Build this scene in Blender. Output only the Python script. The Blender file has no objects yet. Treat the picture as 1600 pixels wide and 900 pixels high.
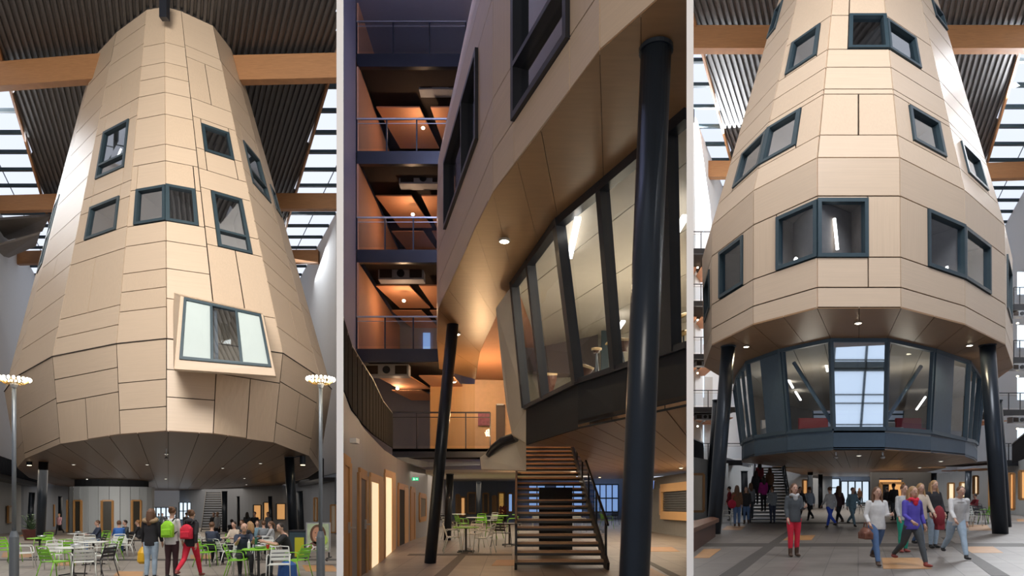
import bpy, math, random
from mathutils import Vector, Matrix
random.seed(7)
PI = math.pi
SC = bpy.context.scene
COL = SC.collection

# ------------------------------------------------------------------ camera
F = 1000.0            # focal length in pixels of the 1600 x 900 frame
YH = 778.0            # image row of the true horizon
CAMZ = 1.6
cd = bpy.data.cameras.new('camera'); cam = bpy.data.objects.new('camera', cd); COL.objects.link(cam)
cam.location = (0, 0, CAMZ); cam.rotation_euler = (PI / 2, 0, 0)
cd.sensor_width = 36; cd.lens = 36 * F / 1600; cd.shift_y = (YH - 450) / 1600
cd.clip_start = .1; cd.clip_end = 800
SC.camera = cam
SC.view_settings.view_transform = 'Standard'; SC.view_settings.look = 'None'
SC.view_settings.gamma = 1; SC.view_settings.use_curve_mapping = False
SC.view_settings.exposure = 0.0
SC.cycles.use_denoising = True
SC.cycles.max_bounces = 8; SC.cycles.diffuse_bounces = 4; SC.cycles.transparent_max_bounces = 16
SC.cycles.sample_clamp_indirect = 6; SC.cycles.caustics_reflective = False; SC.cycles.caustics_refractive = False

# ------------------------------------------------------------------ world: overcast sky, brighter beyond the building
W = bpy.data.worlds.new('sky'); SC.world = W; W.use_nodes = True
nt = W.node_tree; nt.nodes.clear()
tc = nt.nodes.new('ShaderNodeTexCoord'); sx = nt.nodes.new('ShaderNodeSeparateXYZ')
mr = nt.nodes.new('ShaderNodeMapRange'); mr.inputs[1].default_value = .25; mr.inputs[2].default_value = .85
mm = nt.nodes.new('ShaderNodeMath'); mm.operation = 'MULTIPLY_ADD'; mm.inputs[1].default_value = .75
cr = nt.nodes.new('ShaderNodeMixRGB'); bg = nt.nodes.new('ShaderNodeBackground'); wo = nt.nodes.new('ShaderNodeOutputWorld')
nz = nt.nodes.new('ShaderNodeTexNoise'); nz.inputs['Scale'].default_value = 3
mx = nt.nodes.new('ShaderNodeMixRGB'); mx.inputs[1].default_value = (.72, .82, 1.05, 1); mx.inputs[2].default_value = (1.05, 1.08, 1.15, 1)
nt.links.new(tc.outputs['Generated'], sx.inputs[0]); nt.links.new(sx.outputs[2], mm.inputs[0]); nt.links.new(sx.outputs[1], mm.inputs[2]); nt.links.new(mm.outputs[0], mr.inputs[0])
nt.links.new(tc.outputs['Generated'], nz.inputs['Vector']); nt.links.new(nz.outputs[0], mx.inputs[0])
nt.links.new(mr.outputs[0], cr.inputs[0]); cr.inputs[1].default_value = (.22, .23, .27, 1)
nt.links.new(mx.outputs[0], cr.inputs[2]); nt.links.new(cr.outputs[0], bg.inputs[0]); bg.inputs[1].default_value = 1.0
nt.links.new(bg.outputs[0], wo.inputs[0])

def light(kind, name, loc, energy, color=(1, 1, 1), target=None, size=1, size_y=None, spot=None, blend=.6):
    ld = bpy.data.lights.new(name, kind); o = bpy.data.objects.new(name, ld); COL.objects.link(o)
    o.location = loc; ld.energy = energy; ld.color = color
    if kind == 'AREA':
        ld.size = size
        if size_y: ld.shape = 'RECTANGLE'; ld.size_y = size_y
    elif kind == 'SPOT':
        ld.spot_size = math.radians(spot or 90); ld.spot_blend = blend; ld.shadow_soft_size = size
    else: ld.shadow_soft_size = size
    if target is not None:
        d = Vector(target) - Vector(loc); o.rotation_euler = d.to_track_quat('-Z', 'Y').to_euler()
    return o

class Hall:
    """One of the three halls: its long axis runs to image column cx, its floor ramps so that it vanishes at row yh."""
    def __init__(s, cx, yh): s.cx, s.yh, s.a, s.s = cx, yh, (cx - 800) / F, (YH - yh) / F
    def L(s, lx, Y, H): return Vector((lx + s.a * Y, Y, CAMZ + H + s.s * Y))
    def at(s, x, y, Y): return Vector(((x - 800) * Y / F, Y, CAMZ + (YH - y) * Y / F))
    def ph(s, x, y, H): return s.at(x, y, H * F / (s.yh - y))
    def g(s, x, y): return s.ph(x, y, -CAMZ)
    def gz(s, x, Y): return Vector(((x - 800) * Y / F, Y, s.s * Y))
H1, H2, H3 = Hall(263, 805), Hall(800, 778), Hall(1341, 765)

# the daylight of the skylights, as large area lights under the glass; the first per tower is added front fill
light('AREA', 'skylight_and_fill', H1.L(-6, 9, 21), 6300, (1, .95, .88), H1.L(0, 30, 9), 9, 9)
light('AREA', 'skylight_and_fill', H1.L(12.3, 58, 24.4), 800, (.9, .95, 1), H1.L(5, 50, 5), 4, 8)
light('AREA', 'skylight_and_fill', H1.L(-12, 42, 24.4), 1900, (.92, .96, 1), H1.L(-4, 34, 5), 4, 16)
light('AREA', 'skylight_and_fill', H3.L(6, 8, 20), 3300, (.98, .98, 1), H3.L(0, 26, 5), 9, 9)
light('AREA', 'skylight_and_fill', H3.L(12, 40, 24.4), 12000, (.93, .96, 1), H3.L(4, 28, 8), 4, 16)
light('AREA', 'skylight_and_fill', H3.L(-10.3, 46, 24.4), 5500, (.93, .96, 1), H3.L(-4, 30, 8), 4, 8)
light('AREA', 'dusk_skylight', H2.L(-2.2, 13, 15.5), 500, (.50, .56, 1), H2.L(-3, 22, 3), 3, 3)
light('AREA', 'camera_side_fill', (-.2, -2.5, 5.2), 330, (1, .86, .70), (0, 8, 4.5), 3, 3)  # added warm fill from behind the camera for partition ends and middle hall
# ceiling lighting below the two free-standing towers
light('AREA', 'undercroft_lamps', H1.L(0, 50, 3.1), 1500, (1, .9, .78), H1.L(0, 50, 0), 16, 26)
light('AREA', 'undercroft_lamps', H1.L(0, 74, 3.1), 1100, (1, .86, .7), H1.L(0, 74, 0), 16, 16)
light('AREA', 'undercroft_lamps', H3.L(0, 46, 1.25), 330, (1, .92, .82), H3.L(0, 46, 0), 8, 12)
light('AREA', 'undercroft_lamps', H3.L(0, 64, 1.25), 330, (1, .92, .85), H3.L(0, 64, 0), 8, 12)
light('SPOT', 'core_fill_spot', H1.L(-4.5, 46, 1.6), 3600, (1, .97, .92), H1.L(-5.2, 60, -.4), .3, spot=46)  # added spot without a fitting, brightens the front of the round core
light('POINT', 'drum_room_lamp', H3.L(-2, 27, 3.6), 55, (1, .85, .66), None, .5)
light('POINT', 'drum_room_lamp', H3.L(2, 27, 3.6), 55, (1, .85, .66), None, .5)
light('AREA', 'cafe_ceiling_lamps', (-1.5, 31, CAMZ + 1.0 ), 420, (1, .82, .62), (-1.5, 31, 0), 6, 14)
light('AREA', 'cafe_ceiling_lamps', (4.2, 24, CAMZ + 1.0 ), 260, (1, .82, .62), (4.2, 24, 0), 4, 8)

# ------------------------------------------------------------------ materials
MATS = {}
def mat(name, col, rough=.6, metal=0., var=.06, scale=6., stretch=(1, 1, 1), bump=0., emit=0., alpha=None, spec=.5):
    if name in MATS: return MATS[name]
    m = bpy.data.materials.new(name); m.use_nodes = True; n = m.node_tree; b = n.nodes['Principled BSDF']
    b.inputs['Roughness'].default_value = rough; b.inputs['Metallic'].default_value = metal
    b.inputs['Specular IOR Level'].default_value = spec
    t = n.nodes.new('ShaderNodeTexCoord'); mp = n.nodes.new('ShaderNodeMapping'); mp.inputs['Scale'].default_value = stretch
    no = n.nodes.new('ShaderNodeTexNoise'); no.inputs['Scale'].default_value = scale; no.inputs['Detail'].default_value = 5
    r = n.nodes.new('ShaderNodeMixRGB')
    r.inputs[1].default_value = tuple(max(0, c * (1 - var * 2)) for c in col) + (1,)
    r.inputs[2].default_value = tuple(min(1, c * (1 + var * 2)) for c in col) + (1,)
    n.links.new(t.outputs['Object'], mp.inputs[0]); n.links.new(mp.outputs[0], no.inputs['Vector'])
    n.links.new(no.outputs[0], r.inputs[0]); n.links.new(r.outputs[0], b.inputs['Base Color'])
    if bump:
        bu = n.nodes.new('ShaderNodeBump'); bu.inputs['Strength'].default_value = bump; bu.inputs['Distance'].default_value = .02
        n.links.new(no.outputs[0], bu.inputs['Height']); n.links.new(bu.outputs[0], b.inputs['Normal'])
    if emit:
        b.inputs['Emission Color'].default_value = tuple(col) + (1,); b.inputs['Emission Strength'].default_value = emit
    MATS[name] = m; return m
def glass(name, tint=(.9, .95, 1), refl=.9, ior=1.5, dark=0.):
    if name in MATS: return MATS[name]
    m = bpy.data.materials.new(name); m.use_nodes = True; n = m.node_tree; n.nodes.clear()
    tr = n.nodes.new('ShaderNodeBsdfTransparent'); tr.inputs[0].default_value = tuple(tint) + (1,)
    gl = n.nodes.new('ShaderNodeBsdfGlossy'); gl.inputs['Roughness'].default_value = .02; gl.inputs[0].default_value = (refl,) * 3 + (1,)
    fr = n.nodes.new('ShaderNodeFresnel'); fr.inputs[0].default_value = ior
    no = n.nodes.new('ShaderNodeTexNoise'); no.inputs['Scale'].default_value = .6
    bu = n.nodes.new('ShaderNodeBump'); bu.inputs['Strength'].default_value = .02
    mi = n.nodes.new('ShaderNodeMixShader'); ou = n.nodes.new('ShaderNodeOutputMaterial')
    n.links.new(no.outputs[0], bu.inputs['Height']); n.links.new(bu.outputs[0], gl.inputs['Normal'])
    ge = n.nodes.new('ShaderNodeNewGeometry'); ma = n.nodes.new('ShaderNodeMath'); ma.operation = 'SUBTRACT'; ma.use_clamp = True
    n.links.new(fr.outputs[0], ma.inputs[0]); n.links.new(ge.outputs['Backfacing'], ma.inputs[1])
    n.links.new(ma.outputs[0], mi.inputs[0]); n.links.new(tr.outputs[0], mi.inputs[1]); n.links.new(gl.outputs[0], mi.inputs[2])
    n.links.new(mi.outputs[0], ou.inputs[0]); MATS[name] = m; return m

M_PH = mat('pale beech panel horizontal grain', (.59, .455, .33), .40, var=.05, scale=1.3, stretch=(.5, .5, 26))
M_PV = mat('pale beech panel vertical grain', (.575, .44, .315), .40, var=.05, scale=1.3, stretch=(20, 20, .6))
M_PL = mat('pale beech panel greyer tint', (.64, .52, .39), .40, var=.04, scale=1.3, stretch=(.5, .5, 26))
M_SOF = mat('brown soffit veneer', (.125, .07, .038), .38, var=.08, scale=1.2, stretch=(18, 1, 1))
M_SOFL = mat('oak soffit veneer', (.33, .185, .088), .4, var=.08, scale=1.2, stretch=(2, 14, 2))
M_JOINT = mat('dark joint backing', (.035, .025, .02), .9)
M_FRAME = mat('anthracite blue window frame', (.035, .06, .075), .4, metal=.2)
M_STEEL = mat('black painted steel', (.016, .018, .024), .35, var=.1)
M_COLB = mat('dark blue painted column', (.022, .030, .042), .28, metal=.3, var=.08, scale=3)
M_BAND = mat('slate blue cladding band', (.07, .115, .17), .45, var=.06)
M_BANDD = mat('charcoal cladding band', (.008, .010, .014), .75, var=.08)
M_GLULAM = mat('glued laminated timber', (.36, .175, .075), .5, var=.16, scale=2, stretch=(1, 1, 14))
M_ROOF = mat('corrugated metal roof deck', (.10, .095, .095), .45, metal=.5, var=.08)
M_WHITE = mat('white plaster', (.72, .72, .72), .8, var=.02)
M_DIV = mat('white painted partition', (.93, .93, .93), .7, var=.01)
M_LAV = mat('cool grey plaster', (.35, .35, .42), .7, var=.03)
M_GREY = mat('light grey wall panel', (.40, .42, .43), .55, var=.05, scale=1, stretch=(3, 3, .2))
M_GREYB = mat('blue grey wall panel', (.20, .225, .27), .55, var=.06, scale=1, stretch=(3, 3, .2))
M_OAK = mat('oak door lining', (.45, .23, .08), .45, var=.14, scale=2, stretch=(8, 8, .6))
M_OAKL = mat('light maple panelling', (.62, .37, .16), .45, var=.06, scale=2, stretch=(8, 8, .5))
M_ORP = mat('apricot ceiling panel', (.72, .36, .20), .7, var=.03)
M_CREAM = mat('cream wall', (.70, .64, .54), .7, var=.02)
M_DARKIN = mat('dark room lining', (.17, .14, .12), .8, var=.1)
M_BLACKV = mat('black void board', (.01, .01, .012), .8)
M_CEIL = mat('cream ceiling tile', (.62, .55, .46), .7, var=.03)
M_ALU = mat('brushed aluminium', (.52, .53, .54), .35, metal=.8)
M_LAMPW = mat('warm lamp glow', (1, .78, .45), emit=9)
M_LAMPS = mat('warm lamp glow strong', (1, .85, .6), emit=16)
M_STRIP = mat('white strip lamp', (1, .9, .78), emit=5)
M_LIT = mat('lit room cream', (1, .80, .52), emit=.8)
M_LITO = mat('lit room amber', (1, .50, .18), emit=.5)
M_LITB = mat('daylit window glass', (.72, .86, 1), emit=.9)
M_LITD = mat('dusk blue window glass', (.25, .42, .8), emit=.7)
M_GLASS = glass('window glass'); M_GRAIL = glass('railing glass', (.93, .95, .97), .6, 1.35)
M_GBAY = mat('pale glass with painted glow', (.52, .59, .57), .12, var=.04, scale=.5)  # bay panes: brightness of the lit interior put into an opaque base colour
M_GREFL = glass('reflective window glass', (.75, .8, .85), .95, 5.5); M_MIRR = glass('mirror coated window glass', (.4, .45, .5), .95, 9.)
M_CHW = mat('white powder coated aluminium', (.66, .68, .64), .4); M_CHG = mat('lime green powder coating', (.22, .55, .03), .4)
M_CHK = mat('black powder coating', (.02, .02, .022), .4)
M_SKIN = mat('skin', (.55, .33, .24), .55, var=.05); M_GALV = mat('galvanised steel', (.16, .18, .20), .4, metal=.5)

# ------------------------------------------------------------------ mesh helpers
class MB:
    def __init__(s): s.v, s.f, s.mi, s.cur, s.uv = [], [], [], 0, None
    def face(s, *pts):
        b = len(s.v); s.v += [Vector(p) for p in pts]; s.f.append(tuple(range(b, b + len(pts)))); s.mi.append(s.cur); return s
    def grid(s, rings, closed=True, caps=True):
        b = len(s.v); n = len(rings[0])
        for r in rings: s.v += [Vector(p) for p in r]
        for i in range(len(rings) - 1):
            for j in range(n if closed else n - 1):
                k = (j + 1) % n
                s.f.append((b + i * n + j, b + i * n + k, b + (i + 1) * n + k, b + (i + 1) * n + j)); s.mi.append(s.cur)
        if caps and closed:
            s.f.append(tuple(b + j for j in range(n - 1, -1, -1))); s.mi.append(s.cur)
            s.f.append(tuple(b + (len(rings) - 1) * n + j for j in range(n))); s.mi.append(s.cur)
        return s
    def prism(s, poly, off):
        off = Vector(off); return s.grid([[Vector(p) for p in poly], [Vector(p) + off for p in poly]])
    def box(s, c, d, rot=0):
        c = Vector(c); x, y, z = d[0] / 2, d[1] / 2, d[2] / 2; R = Matrix.Rotation(rot, 3, 'Z')
        q = [c + R @ Vector(p) for p in ((-x, -y, -z), (x, -y, -z), (x, y, -z), (-x, y, -z))]
        return s.prism(q, (0, 0, 2 * z))
    def bar(s, p0, p1, w, h, up=(0, 0, 1)):
        p0, p1 = Vector(p0), Vector(p1); d = (p1 - p0).normalized(); up = Vector(up)
        sd = d.cross(up)
        if sd.length < 1e-4: sd = d.cross(Vector((0, 1, 0)))
        sd.normalize(); u2 = sd.cross(d).normalized()
        q = [p0 + sd * a * w / 2 + u2 * b * h / 2 for a, b in ((-1, -1), (1, -1), (1, 1), (-1, 1))]
        return s.prism(q, p1 - p0)
    def tube(s, pts, r, n=10):
        pts = [Vector(p) for p in pts]; r = r if isinstance(r, (list, tuple)) else [r] * len(pts)
        rings = []; ref = None
        for i, p in enumerate(pts):
            d = (pts[min(i + 1, len(pts) - 1)] - pts[max(i - 1, 0)]).normalized()
            if ref is None: ref = d.cross(Vector((0, 0, 1))) if abs(d.z) < .9 else d.cross(Vector((0, 1, 0)))
            a = (ref - d * ref.dot(d)).normalized(); ref = a; b = d.cross(a)
            rings.append([p + (a * math.cos(t) + b * math.sin(t)) * r[i] for t in [2 * PI * k / n for k in range(n)]])
        return s.grid(rings)
    def lathe(s, c, prof, n=24, axis=None):
        c = Vector(c); q = Vector((0, 0, 1)).rotation_difference(Vector(axis)) if axis else None
        rings = []
        for r, z in prof:
            ring = [Vector((r * math.cos(2 * PI * k / n), r * math.sin(2 * PI * k / n), z)) for k in range(n)]
            rings.append([c + ((q @ p) if q else p) for p in ring])
        return s.grid(rings)
    def ell(s, c, r, n=12, m=8, R=None):
        c = Vector(c); rings = []
        for i in range(m + 1):
            t = -PI / 2 + PI * i / m; ct = max(math.cos(t), .02)
            ring = [Vector((r[0] * ct * math.cos(2 * PI * k / n), r[1] * ct * math.sin(2 * PI * k / n), r[2] * math.sin(t))) for k in range(n)]
            rings.append([c + ((R @ p) if R else p) for p in ring])
        return s.grid(rings)
    def build(s, name, m, parent=None, smooth=False, world=True, remesh=0, uvf=None, bevel=0):
        me = bpy.data.meshes.new(name); off = Vector((0, 0, 0))
        if parent is not None and world:
            off = parent.location.copy(); p = parent.parent
            while p is not None: off += p.location; p = p.parent
        vs = [v - off for v in s.v]
        if parent is None and world and s.v:
            c = sum(s.v, Vector()) / len(s.v); off = Vector((c.x, c.y, min(v.z for v in s.v))); vs = [v - off for v in s.v]
        me.from_pydata([tuple(v) for v in vs], [], s.f)
        for x in (m if isinstance(m, (list, tuple)) else [m]): me.materials.append(x)
        for i, p in enumerate(me.polygons): p.material_index = s.mi[i]; p.use_smooth = smooth
        if uvf:
            uv = me.uv_layers.new(name='map')
            for lp in me.loops: uv.data[lp.index].uv = uvf(s.v[lp.vertex_index])
        o = bpy.data.objects.new(name, me); COL.objects.link(o)
        if parent is not None: o.parent = parent
        elif world: o.location = off
        if remesh:
            r = o.modifiers.new('remesh', 'REMESH'); r.mode = 'VOXEL'; r.voxel_size = remesh; r.use_smooth_shade = True
            sm = o.modifiers.new('smooth', 'SMOOTH'); sm.factor = .5; sm.iterations = 3
        if bevel:
            bv = o.modifiers.new('bevel', 'BEVEL'); bv.width = bevel; bv.segments = 2; bv.limit_method = 'ANGLE'
        return o
LABELS = set()
def tag(o, label=None, cat=None, group=None, kind=None):
    if label: o['label'] = label
    if cat: o['category'] = cat
    if group: o['group'] = group
    if kind: o['kind'] = kind
    return o
def thing(name, loc, label, cat, group=None, rz=0):
    o = bpy.data.objects.new(name, None); COL.objects.link(o); o.location = loc; o.rotation_euler = (0, 0, rz)
    o.empty_display_size = .2; bpy.context.view_layer.update() if False else None
    return tag(o, label, cat, group)
def struct(name, mb, m, **k): return tag(mb.build(name, m, **k), kind='structure')
def copy_thing(src, loc, rz, label, group=None):
    c = src.copy(); COL.objects.link(c); c.location = loc; c.rotation_euler = (0, 0, rz); c['label'] = label
    if group: c['group'] = group
    for ch in src.children:
        d = ch.copy(); COL.objects.link(d); d.parent = c
        for g in ch.children:
            e = g.copy(); COL.objects.link(e); e.parent = d
    return c

# ------------------------------------------------------------------ faceted tower skin
def proj(p): return (800 + F * p.x / p.y, YH - F * (p.z - CAMZ) / p.y)
class Facet:
    def __init__(s, A0, B0, A1, B1):
        s.c = (A0, B0, A1, B1); n = (B0 - A0).cross(A1 - A0).normalized()
        s.n = n      # outward when A is left and B is right seen from outside
    def pt(s, u, v, d=0):
        A0, B0, A1, B1 = s.c
        return (A0 * (1 - u) + B0 * u) * (1 - v) + (A1 * (1 - u) + B1 * u) * v + s.n * d
    def inv(s, x, y):
        u = v = .5
        for _ in range(40):
            p = proj(s.pt(u, v)); a = proj(s.pt(u + 1e-3, v)); b = proj(s.pt(u, v + 1e-3))
            j11, j21 = (a[0] - p[0]) * 1e3, (a[1] - p[1]) * 1e3; j12, j22 = (b[0] - p[0]) * 1e3, (b[1] - p[1]) * 1e3
            dt = j11 * j22 - j12 * j21
            if abs(dt) < 1e-9: break
            ex, ey = x - p[0], y - p[1]
            du, dv = (ex * j22 - j12 * ey) / dt, (j11 * ey - ex * j21) / dt
            m = max(abs(du), abs(dv), 1e-9); k = min(1, .6 / m); u += du * k; v += dv * k
        return u, v
    def vy(s, y, edge=0):     # v where the edge crosses image row y
        lo, hi = -.5, 1.5
        for _ in range(40):
            mid = (lo + hi) / 2
            if proj(s.pt(edge, mid))[1] > y: lo = mid
            else: hi = mid
        return (lo + hi) / 2
    def w(s, ll, ur, u0=None, u1=None):
        a, b = s.inv(*ll), s.inv(*ur)
        cl = lambda t: min(1, max(0, t))
        return [cl(a[0]) if u0 is None else u0, cl(b[0]) if u1 is None else u1, cl(a[1]), cl(b[1])]
def slab(mb, fc, u0, u1, v0, v1, gu, gv, th=.04):
    L = ((fc.pt(1, .5) - fc.pt(0, .5)).length or 1); Hh = ((fc.pt(.5, 1) - fc.pt(.5, 0)).length or 1)
    du, dv = gu / L, gv / Hh
    if u1 - u0 < 3 * du or v1 - v0 < 3 * dv: return
    q = [fc.pt(u0 + du, v0 + dv), fc.pt(u1 - du, v0 + dv), fc.pt(u1 - du, v1 - dv), fc.pt(u0 + du, v1 - dv)]
    tw = abs((q[3] - q[0]).cross(q[1] - q[0]).normalized().dot(q[2] - q[0])); n = 1 if tw < .03 else 5
    for i in range(n):
        a, b = i / n, (i + 1) / n; r = [q[0].lerp(q[1], a), q[0].lerp(q[1], b), q[3].lerp(q[2], b), q[3].lerp(q[2], a)]
        if n > 1:
            for j in range(3):
                c, d = j / 3, (j + 1) / 3; mb.face(r[0].lerp(r[3], c), r[1].lerp(r[2], c), r[1].lerp(r[2], d), r[0].lerp(r[3], d))
        else: mb.prism([p - fc.n * th for p in r], fc.n * th)
def clad_facet(mb, fc, rows, wins, gap=.019):
    """rows: ordered v values, optionally (v, splits) where splits are u positions for the row above that v."""
    rs = [(r if isinstance(r, tuple) else (r, ())) for r in rows]
    cuts = sorted(set([r[0] for r in rs]))
    sp = {r[0]: r[1] for r in rs}
    for i in range(len(cuts) - 1):
        v0, v1 = cuts[i], cuts[i + 1]; us = [0.] + list(sp.get(v0, ())) + [1.]
        vert = len(us) > 2 or random.random() < .12
        for a, b in zip(us[:-1], us[1:]):
            segs = [(a, b, v0, v1)]
            for w in wins:
                new = []
                for (p, q, c, d) in segs:
                    if w[0] >= q - 1e-4 or w[1] <= p + 1e-4 or w[2] >= d - 1e-4 or w[3] <= c + 1e-4: new.append((p, q, c, d)); continue
                    if w[0] > p + .01: new.append((p, w[0], c, d))
                    if w[1] < q - .01: new.append((w[1], q, c, d))
                    lo, hi = max(w[0], p), min(w[1], q)
                    if w[2] > c + .002: new.append((lo, hi, c, w[2]))
                    if w[3] < d - .002: new.append((lo, hi, w[3], d))
                segs = new
            for (p, q, c, d) in segs:
                wide = (q - p) * (fc.pt(1, .5) - fc.pt(0, .5)).length; tall = (d - c) * (fc.pt(.5, 1) - fc.pt(.5, 0)).length
                mb.cur = 1 if (vert or tall > wide * 1.15) else 0
                slab(mb, fc, p, q, c, d, gap, gap)
    mb.cur = 0
def window(parent, fc, w, gm, fr=.13, transom=None, mull=None, lamp=None, depth=1.6, proud=.05, lining=None, fm=None):
    u0, u1, v0, v1 = w; L = (fc.pt(1, .5) - fc.pt(0, .5)).length; Hh = (fc.pt(.5, 1) - fc.pt(.5, 0)).length
    fu, fv = fr / L, fr / Hh; m = MB()
    def bar(a, b, c, d):
        q = [fc.pt(a, c), fc.pt(b, c), fc.pt(b, d), fc.pt(a, d)]
        m.prism([p - fc.n * .16 for p in q], fc.n * (.16 + proud))
    bar(u0, u1, v0, v0 + fv); bar(u0, u1, v1 - fv, v1); bar(u0, u0 + fu, v0 + fv, v1 - fv); bar(u1 - fu, u1, v0 + fv, v1 - fv)
    if transom: t = v0 + (v1 - v0) * transom; bar(u0 + fu, u1 - fu, t - fv * .4, t + fv * .4)
    if mull:
        for k in (mull if isinstance(mull, (list, tuple)) else [mull]):
            t = u0 + (u1 - u0) * k; bar(t - fu * .4, t + fu * .4, v0 + fv, v1 - fv)
    o = m.build('window', fm or M_FRAME, parent)
    g = MB(); q = [fc.pt(u0, v0, -.06), fc.pt(u1, v0, -.06), fc.pt(u1, v1, -.06), fc.pt(u0, v1, -.06)]
    g.prism([p - fc.n * .02 for p in q], fc.n * .02); g.build('pane', gm, o)
    if depth:
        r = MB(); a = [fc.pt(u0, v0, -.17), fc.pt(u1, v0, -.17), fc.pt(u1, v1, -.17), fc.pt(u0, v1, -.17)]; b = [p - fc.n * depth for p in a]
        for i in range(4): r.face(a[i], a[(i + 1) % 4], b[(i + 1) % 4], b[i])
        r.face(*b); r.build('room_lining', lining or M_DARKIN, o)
        if lamp:
            k = MB(); c = fc.pt(u0 + (u1 - u0) * lamp[0], v0 + (v1 - v0) * lamp[1], -.3); e = fc.pt(u0 + (u1 - u0) * lamp[2], v0 + (v1 - v0) * lamp[3], -.36)
            k.bar(c, e, .07, .07); k.build('strip_lamp', M_STRIP, o)
    return o
def clip_poly(poly, fn):      # keep where fn(p) >= 0
    out = []
    for i in range(len(poly)):
        a, b = poly[i], poly[(i + 1) % len(poly)]; fa, fb = fn(a), fn(b)
        if fa >= 0: out.append(a)
        if fa * fb < 0: out.append(a + (b - a) * (fa / (fa - fb)))
    return out
def plank_soffit(mb, poly, width, key, th=.04, gap=.012):
    ks = [key(p) for p in poly]; k = math.floor(min(ks) / width) * width
    while k < max(ks):
        q = clip_poly(clip_poly(poly, lambda p: key(p) - k - gap), lambda p: k + width - gap - key(p))
        if len(q) > 2: mb.prism(q, (0, 0, th))
        k += width
# ================================================================== added partitions for the white gaps between three views; they also screen light
def partition(x, side):
    m = MB(); a = (x - 800) / F; d = Vector((a, 1, 0)); n = Vector((1, -a, 0)).normalized()
    p0, p1 = d * 5.0, d * 96; t = .0262
    m.prism([p0 - n * t + Vector((0, 0, -4)), p0 + n * t + Vector((0, 0, -4)), p1 + n * t + Vector((0, 0, -4)), p1 - n * t + Vector((0, 0, -4))], (0, 0, 76))
    struct('wall_' + side, m, M_DIV)
partition(531.2, 'added_partition_left'); partition(1078.2, 'added_partition_right')
EDGE1, EDGE2L, EDGE2R, EDGE3 = -.2700, -.2680, .2770, .2795   # x / Y of the rays beside the partitions

# ------------------------------------------------------------------ floors
def floor_mat(name, c1, c2, mort, size=.66):
    m = bpy.data.materials.new(name); m.use_nodes = True; n = m.node_tree; b = n.nodes['Principled BSDF']
    uv = n.nodes.new('ShaderNodeUVMap'); uv.uv_map = 'map'; br = n.nodes.new('ShaderNodeTexBrick')
    br.offset = 0; br.inputs['Scale'].default_value = 1; br.inputs['Brick Width'].default_value = size; br.inputs['Row Height'].default_value = size
    br.inputs['Mortar Size'].default_value = .008; br.inputs['Color1'].default_value = c1 + (1,); br.inputs['Color2'].default_value = c2 + (1,)
    br.inputs['Mortar'].default_value = mort + (1,)
    no = n.nodes.new('ShaderNodeTexNoise'); no.inputs['Scale'].default_value = 2.2; no.inputs['Detail'].default_value = 6
    mx = n.nodes.new('ShaderNodeMixRGB'); mx.blend_type = 'MULTIPLY'; mx.inputs[0].default_value = .45
    n.links.new(uv.outputs[0], br.inputs['Vector']); n.links.new(uv.outputs[0], no.inputs['Vector'])
    n.links.new(br.outputs[0], mx.inputs[1]); n.links.new(no.outputs[0], mx.inputs[2]); n.links.new(mx.outputs[0], b.inputs['Base Color'])
    b.inputs['Roughness'].default_value = .45; return m
def floor(h, pts, m):
    q = MB(); q.prism([h.L(lx, Y, -CAMZ - .1) for lx, Y in pts], (0, 0, .1))
    return struct('floor', q, m, uvf=lambda p: (p.x - h.a * p.y, p.y))
def edge_lx(h, x, Y): return (x - h.cx) * Y / F
FM1 = floor_mat('hall paving', (.34, .295, .255), (.27, .235, .20), (.10, .09, .08))
FM3 = floor_mat('grey hall paving', (.235, .21, .19), (.185, .165, .148), (.07, .065, .06))
FM2 = floor_mat('warm lit paving', (.30, .25, .20), (.24, .20, .16), (.10, .09, .08))
floor(H1, [(-22, 6), (edge_lx(H1, 530.8, 6), 6), (edge_lx(H1, 530.8, 92), 92), (-26, 92)], FM1)
floor(H2, [(edge_lx(H2, 531.8, 6), 6), (edge_lx(H2, 1077.6, 6), 6), (edge_lx(H2, 1077.6, 78), 78), (edge_lx(H2, 531.8, 78), 78)], FM2)
floor(H3, [(edge_lx(H3, 1078.8, 6), 6), (22, 6), (26, 92), (edge_lx(H3, 1078.8, 92), 92)], FM3)
M_ORT = mat('ochre paving stone', (.40, .21, .085), .5, var=.12); M_DKT = mat('dark paving band', (.06, .053, .048), .65, var=.2, scale=14)
NIN = [0]
def inlay(h, quad, m, nm='trim_1'):
    NIN[0] += 1
    q = MB(); P = [h.g(*p) + Vector((0, 0, -.02)) for p in quad]; q.prism(P, (0, 0, .023 + .0007 * (NIN[0] % 9))); struct(nm, q, m)
# dark bands and ochre stones in the paving
inlay(H3, [(1079.5, 849), (1598, 849), (1610, 854), (1079.5, 854)], M_DKT)
inlay(H3, [(1110, 816), (1600, 816), (1600, 818.5), (1110, 818.5)], M_DKT)
inlay(H3, [(1123, 900), (1230, 830), (1236, 834), (1152, 900)], M_DKT)
inlay(H3, [(1549, 900), (1470, 840), (1478, 840), (1578, 900)], M_DKT)
for q in ([(1084, 872), (1100, 858), (1127, 858), (1108, 872)], [(1224, 844), (1236, 836.5), (1274, 836.5), (1268, 844)], [(1128, 828), (1136, 822), (1165, 822), (1158, 828)],
          [(1380, 889), (1378, 872), (1436, 872), (1456, 889)], [(1512, 864), (1506, 853), (1550, 853), (1568, 864)], [(1514, 829), (1512, 820), (1542, 820), (1550, 829)],
          [(1590, 815), (1588, 811), (1600, 811), (1600, 815)]): inlay(H3, q, M_ORT, 'trim_2')
inlay(H1, [(0, 873.5), (529, 873.5), (529, 876), (0, 876)], M_DKT)
inlay(H1, [(0, 849), (120, 849), (120, 850.5), (0, 850.5)], M_DKT)
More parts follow.
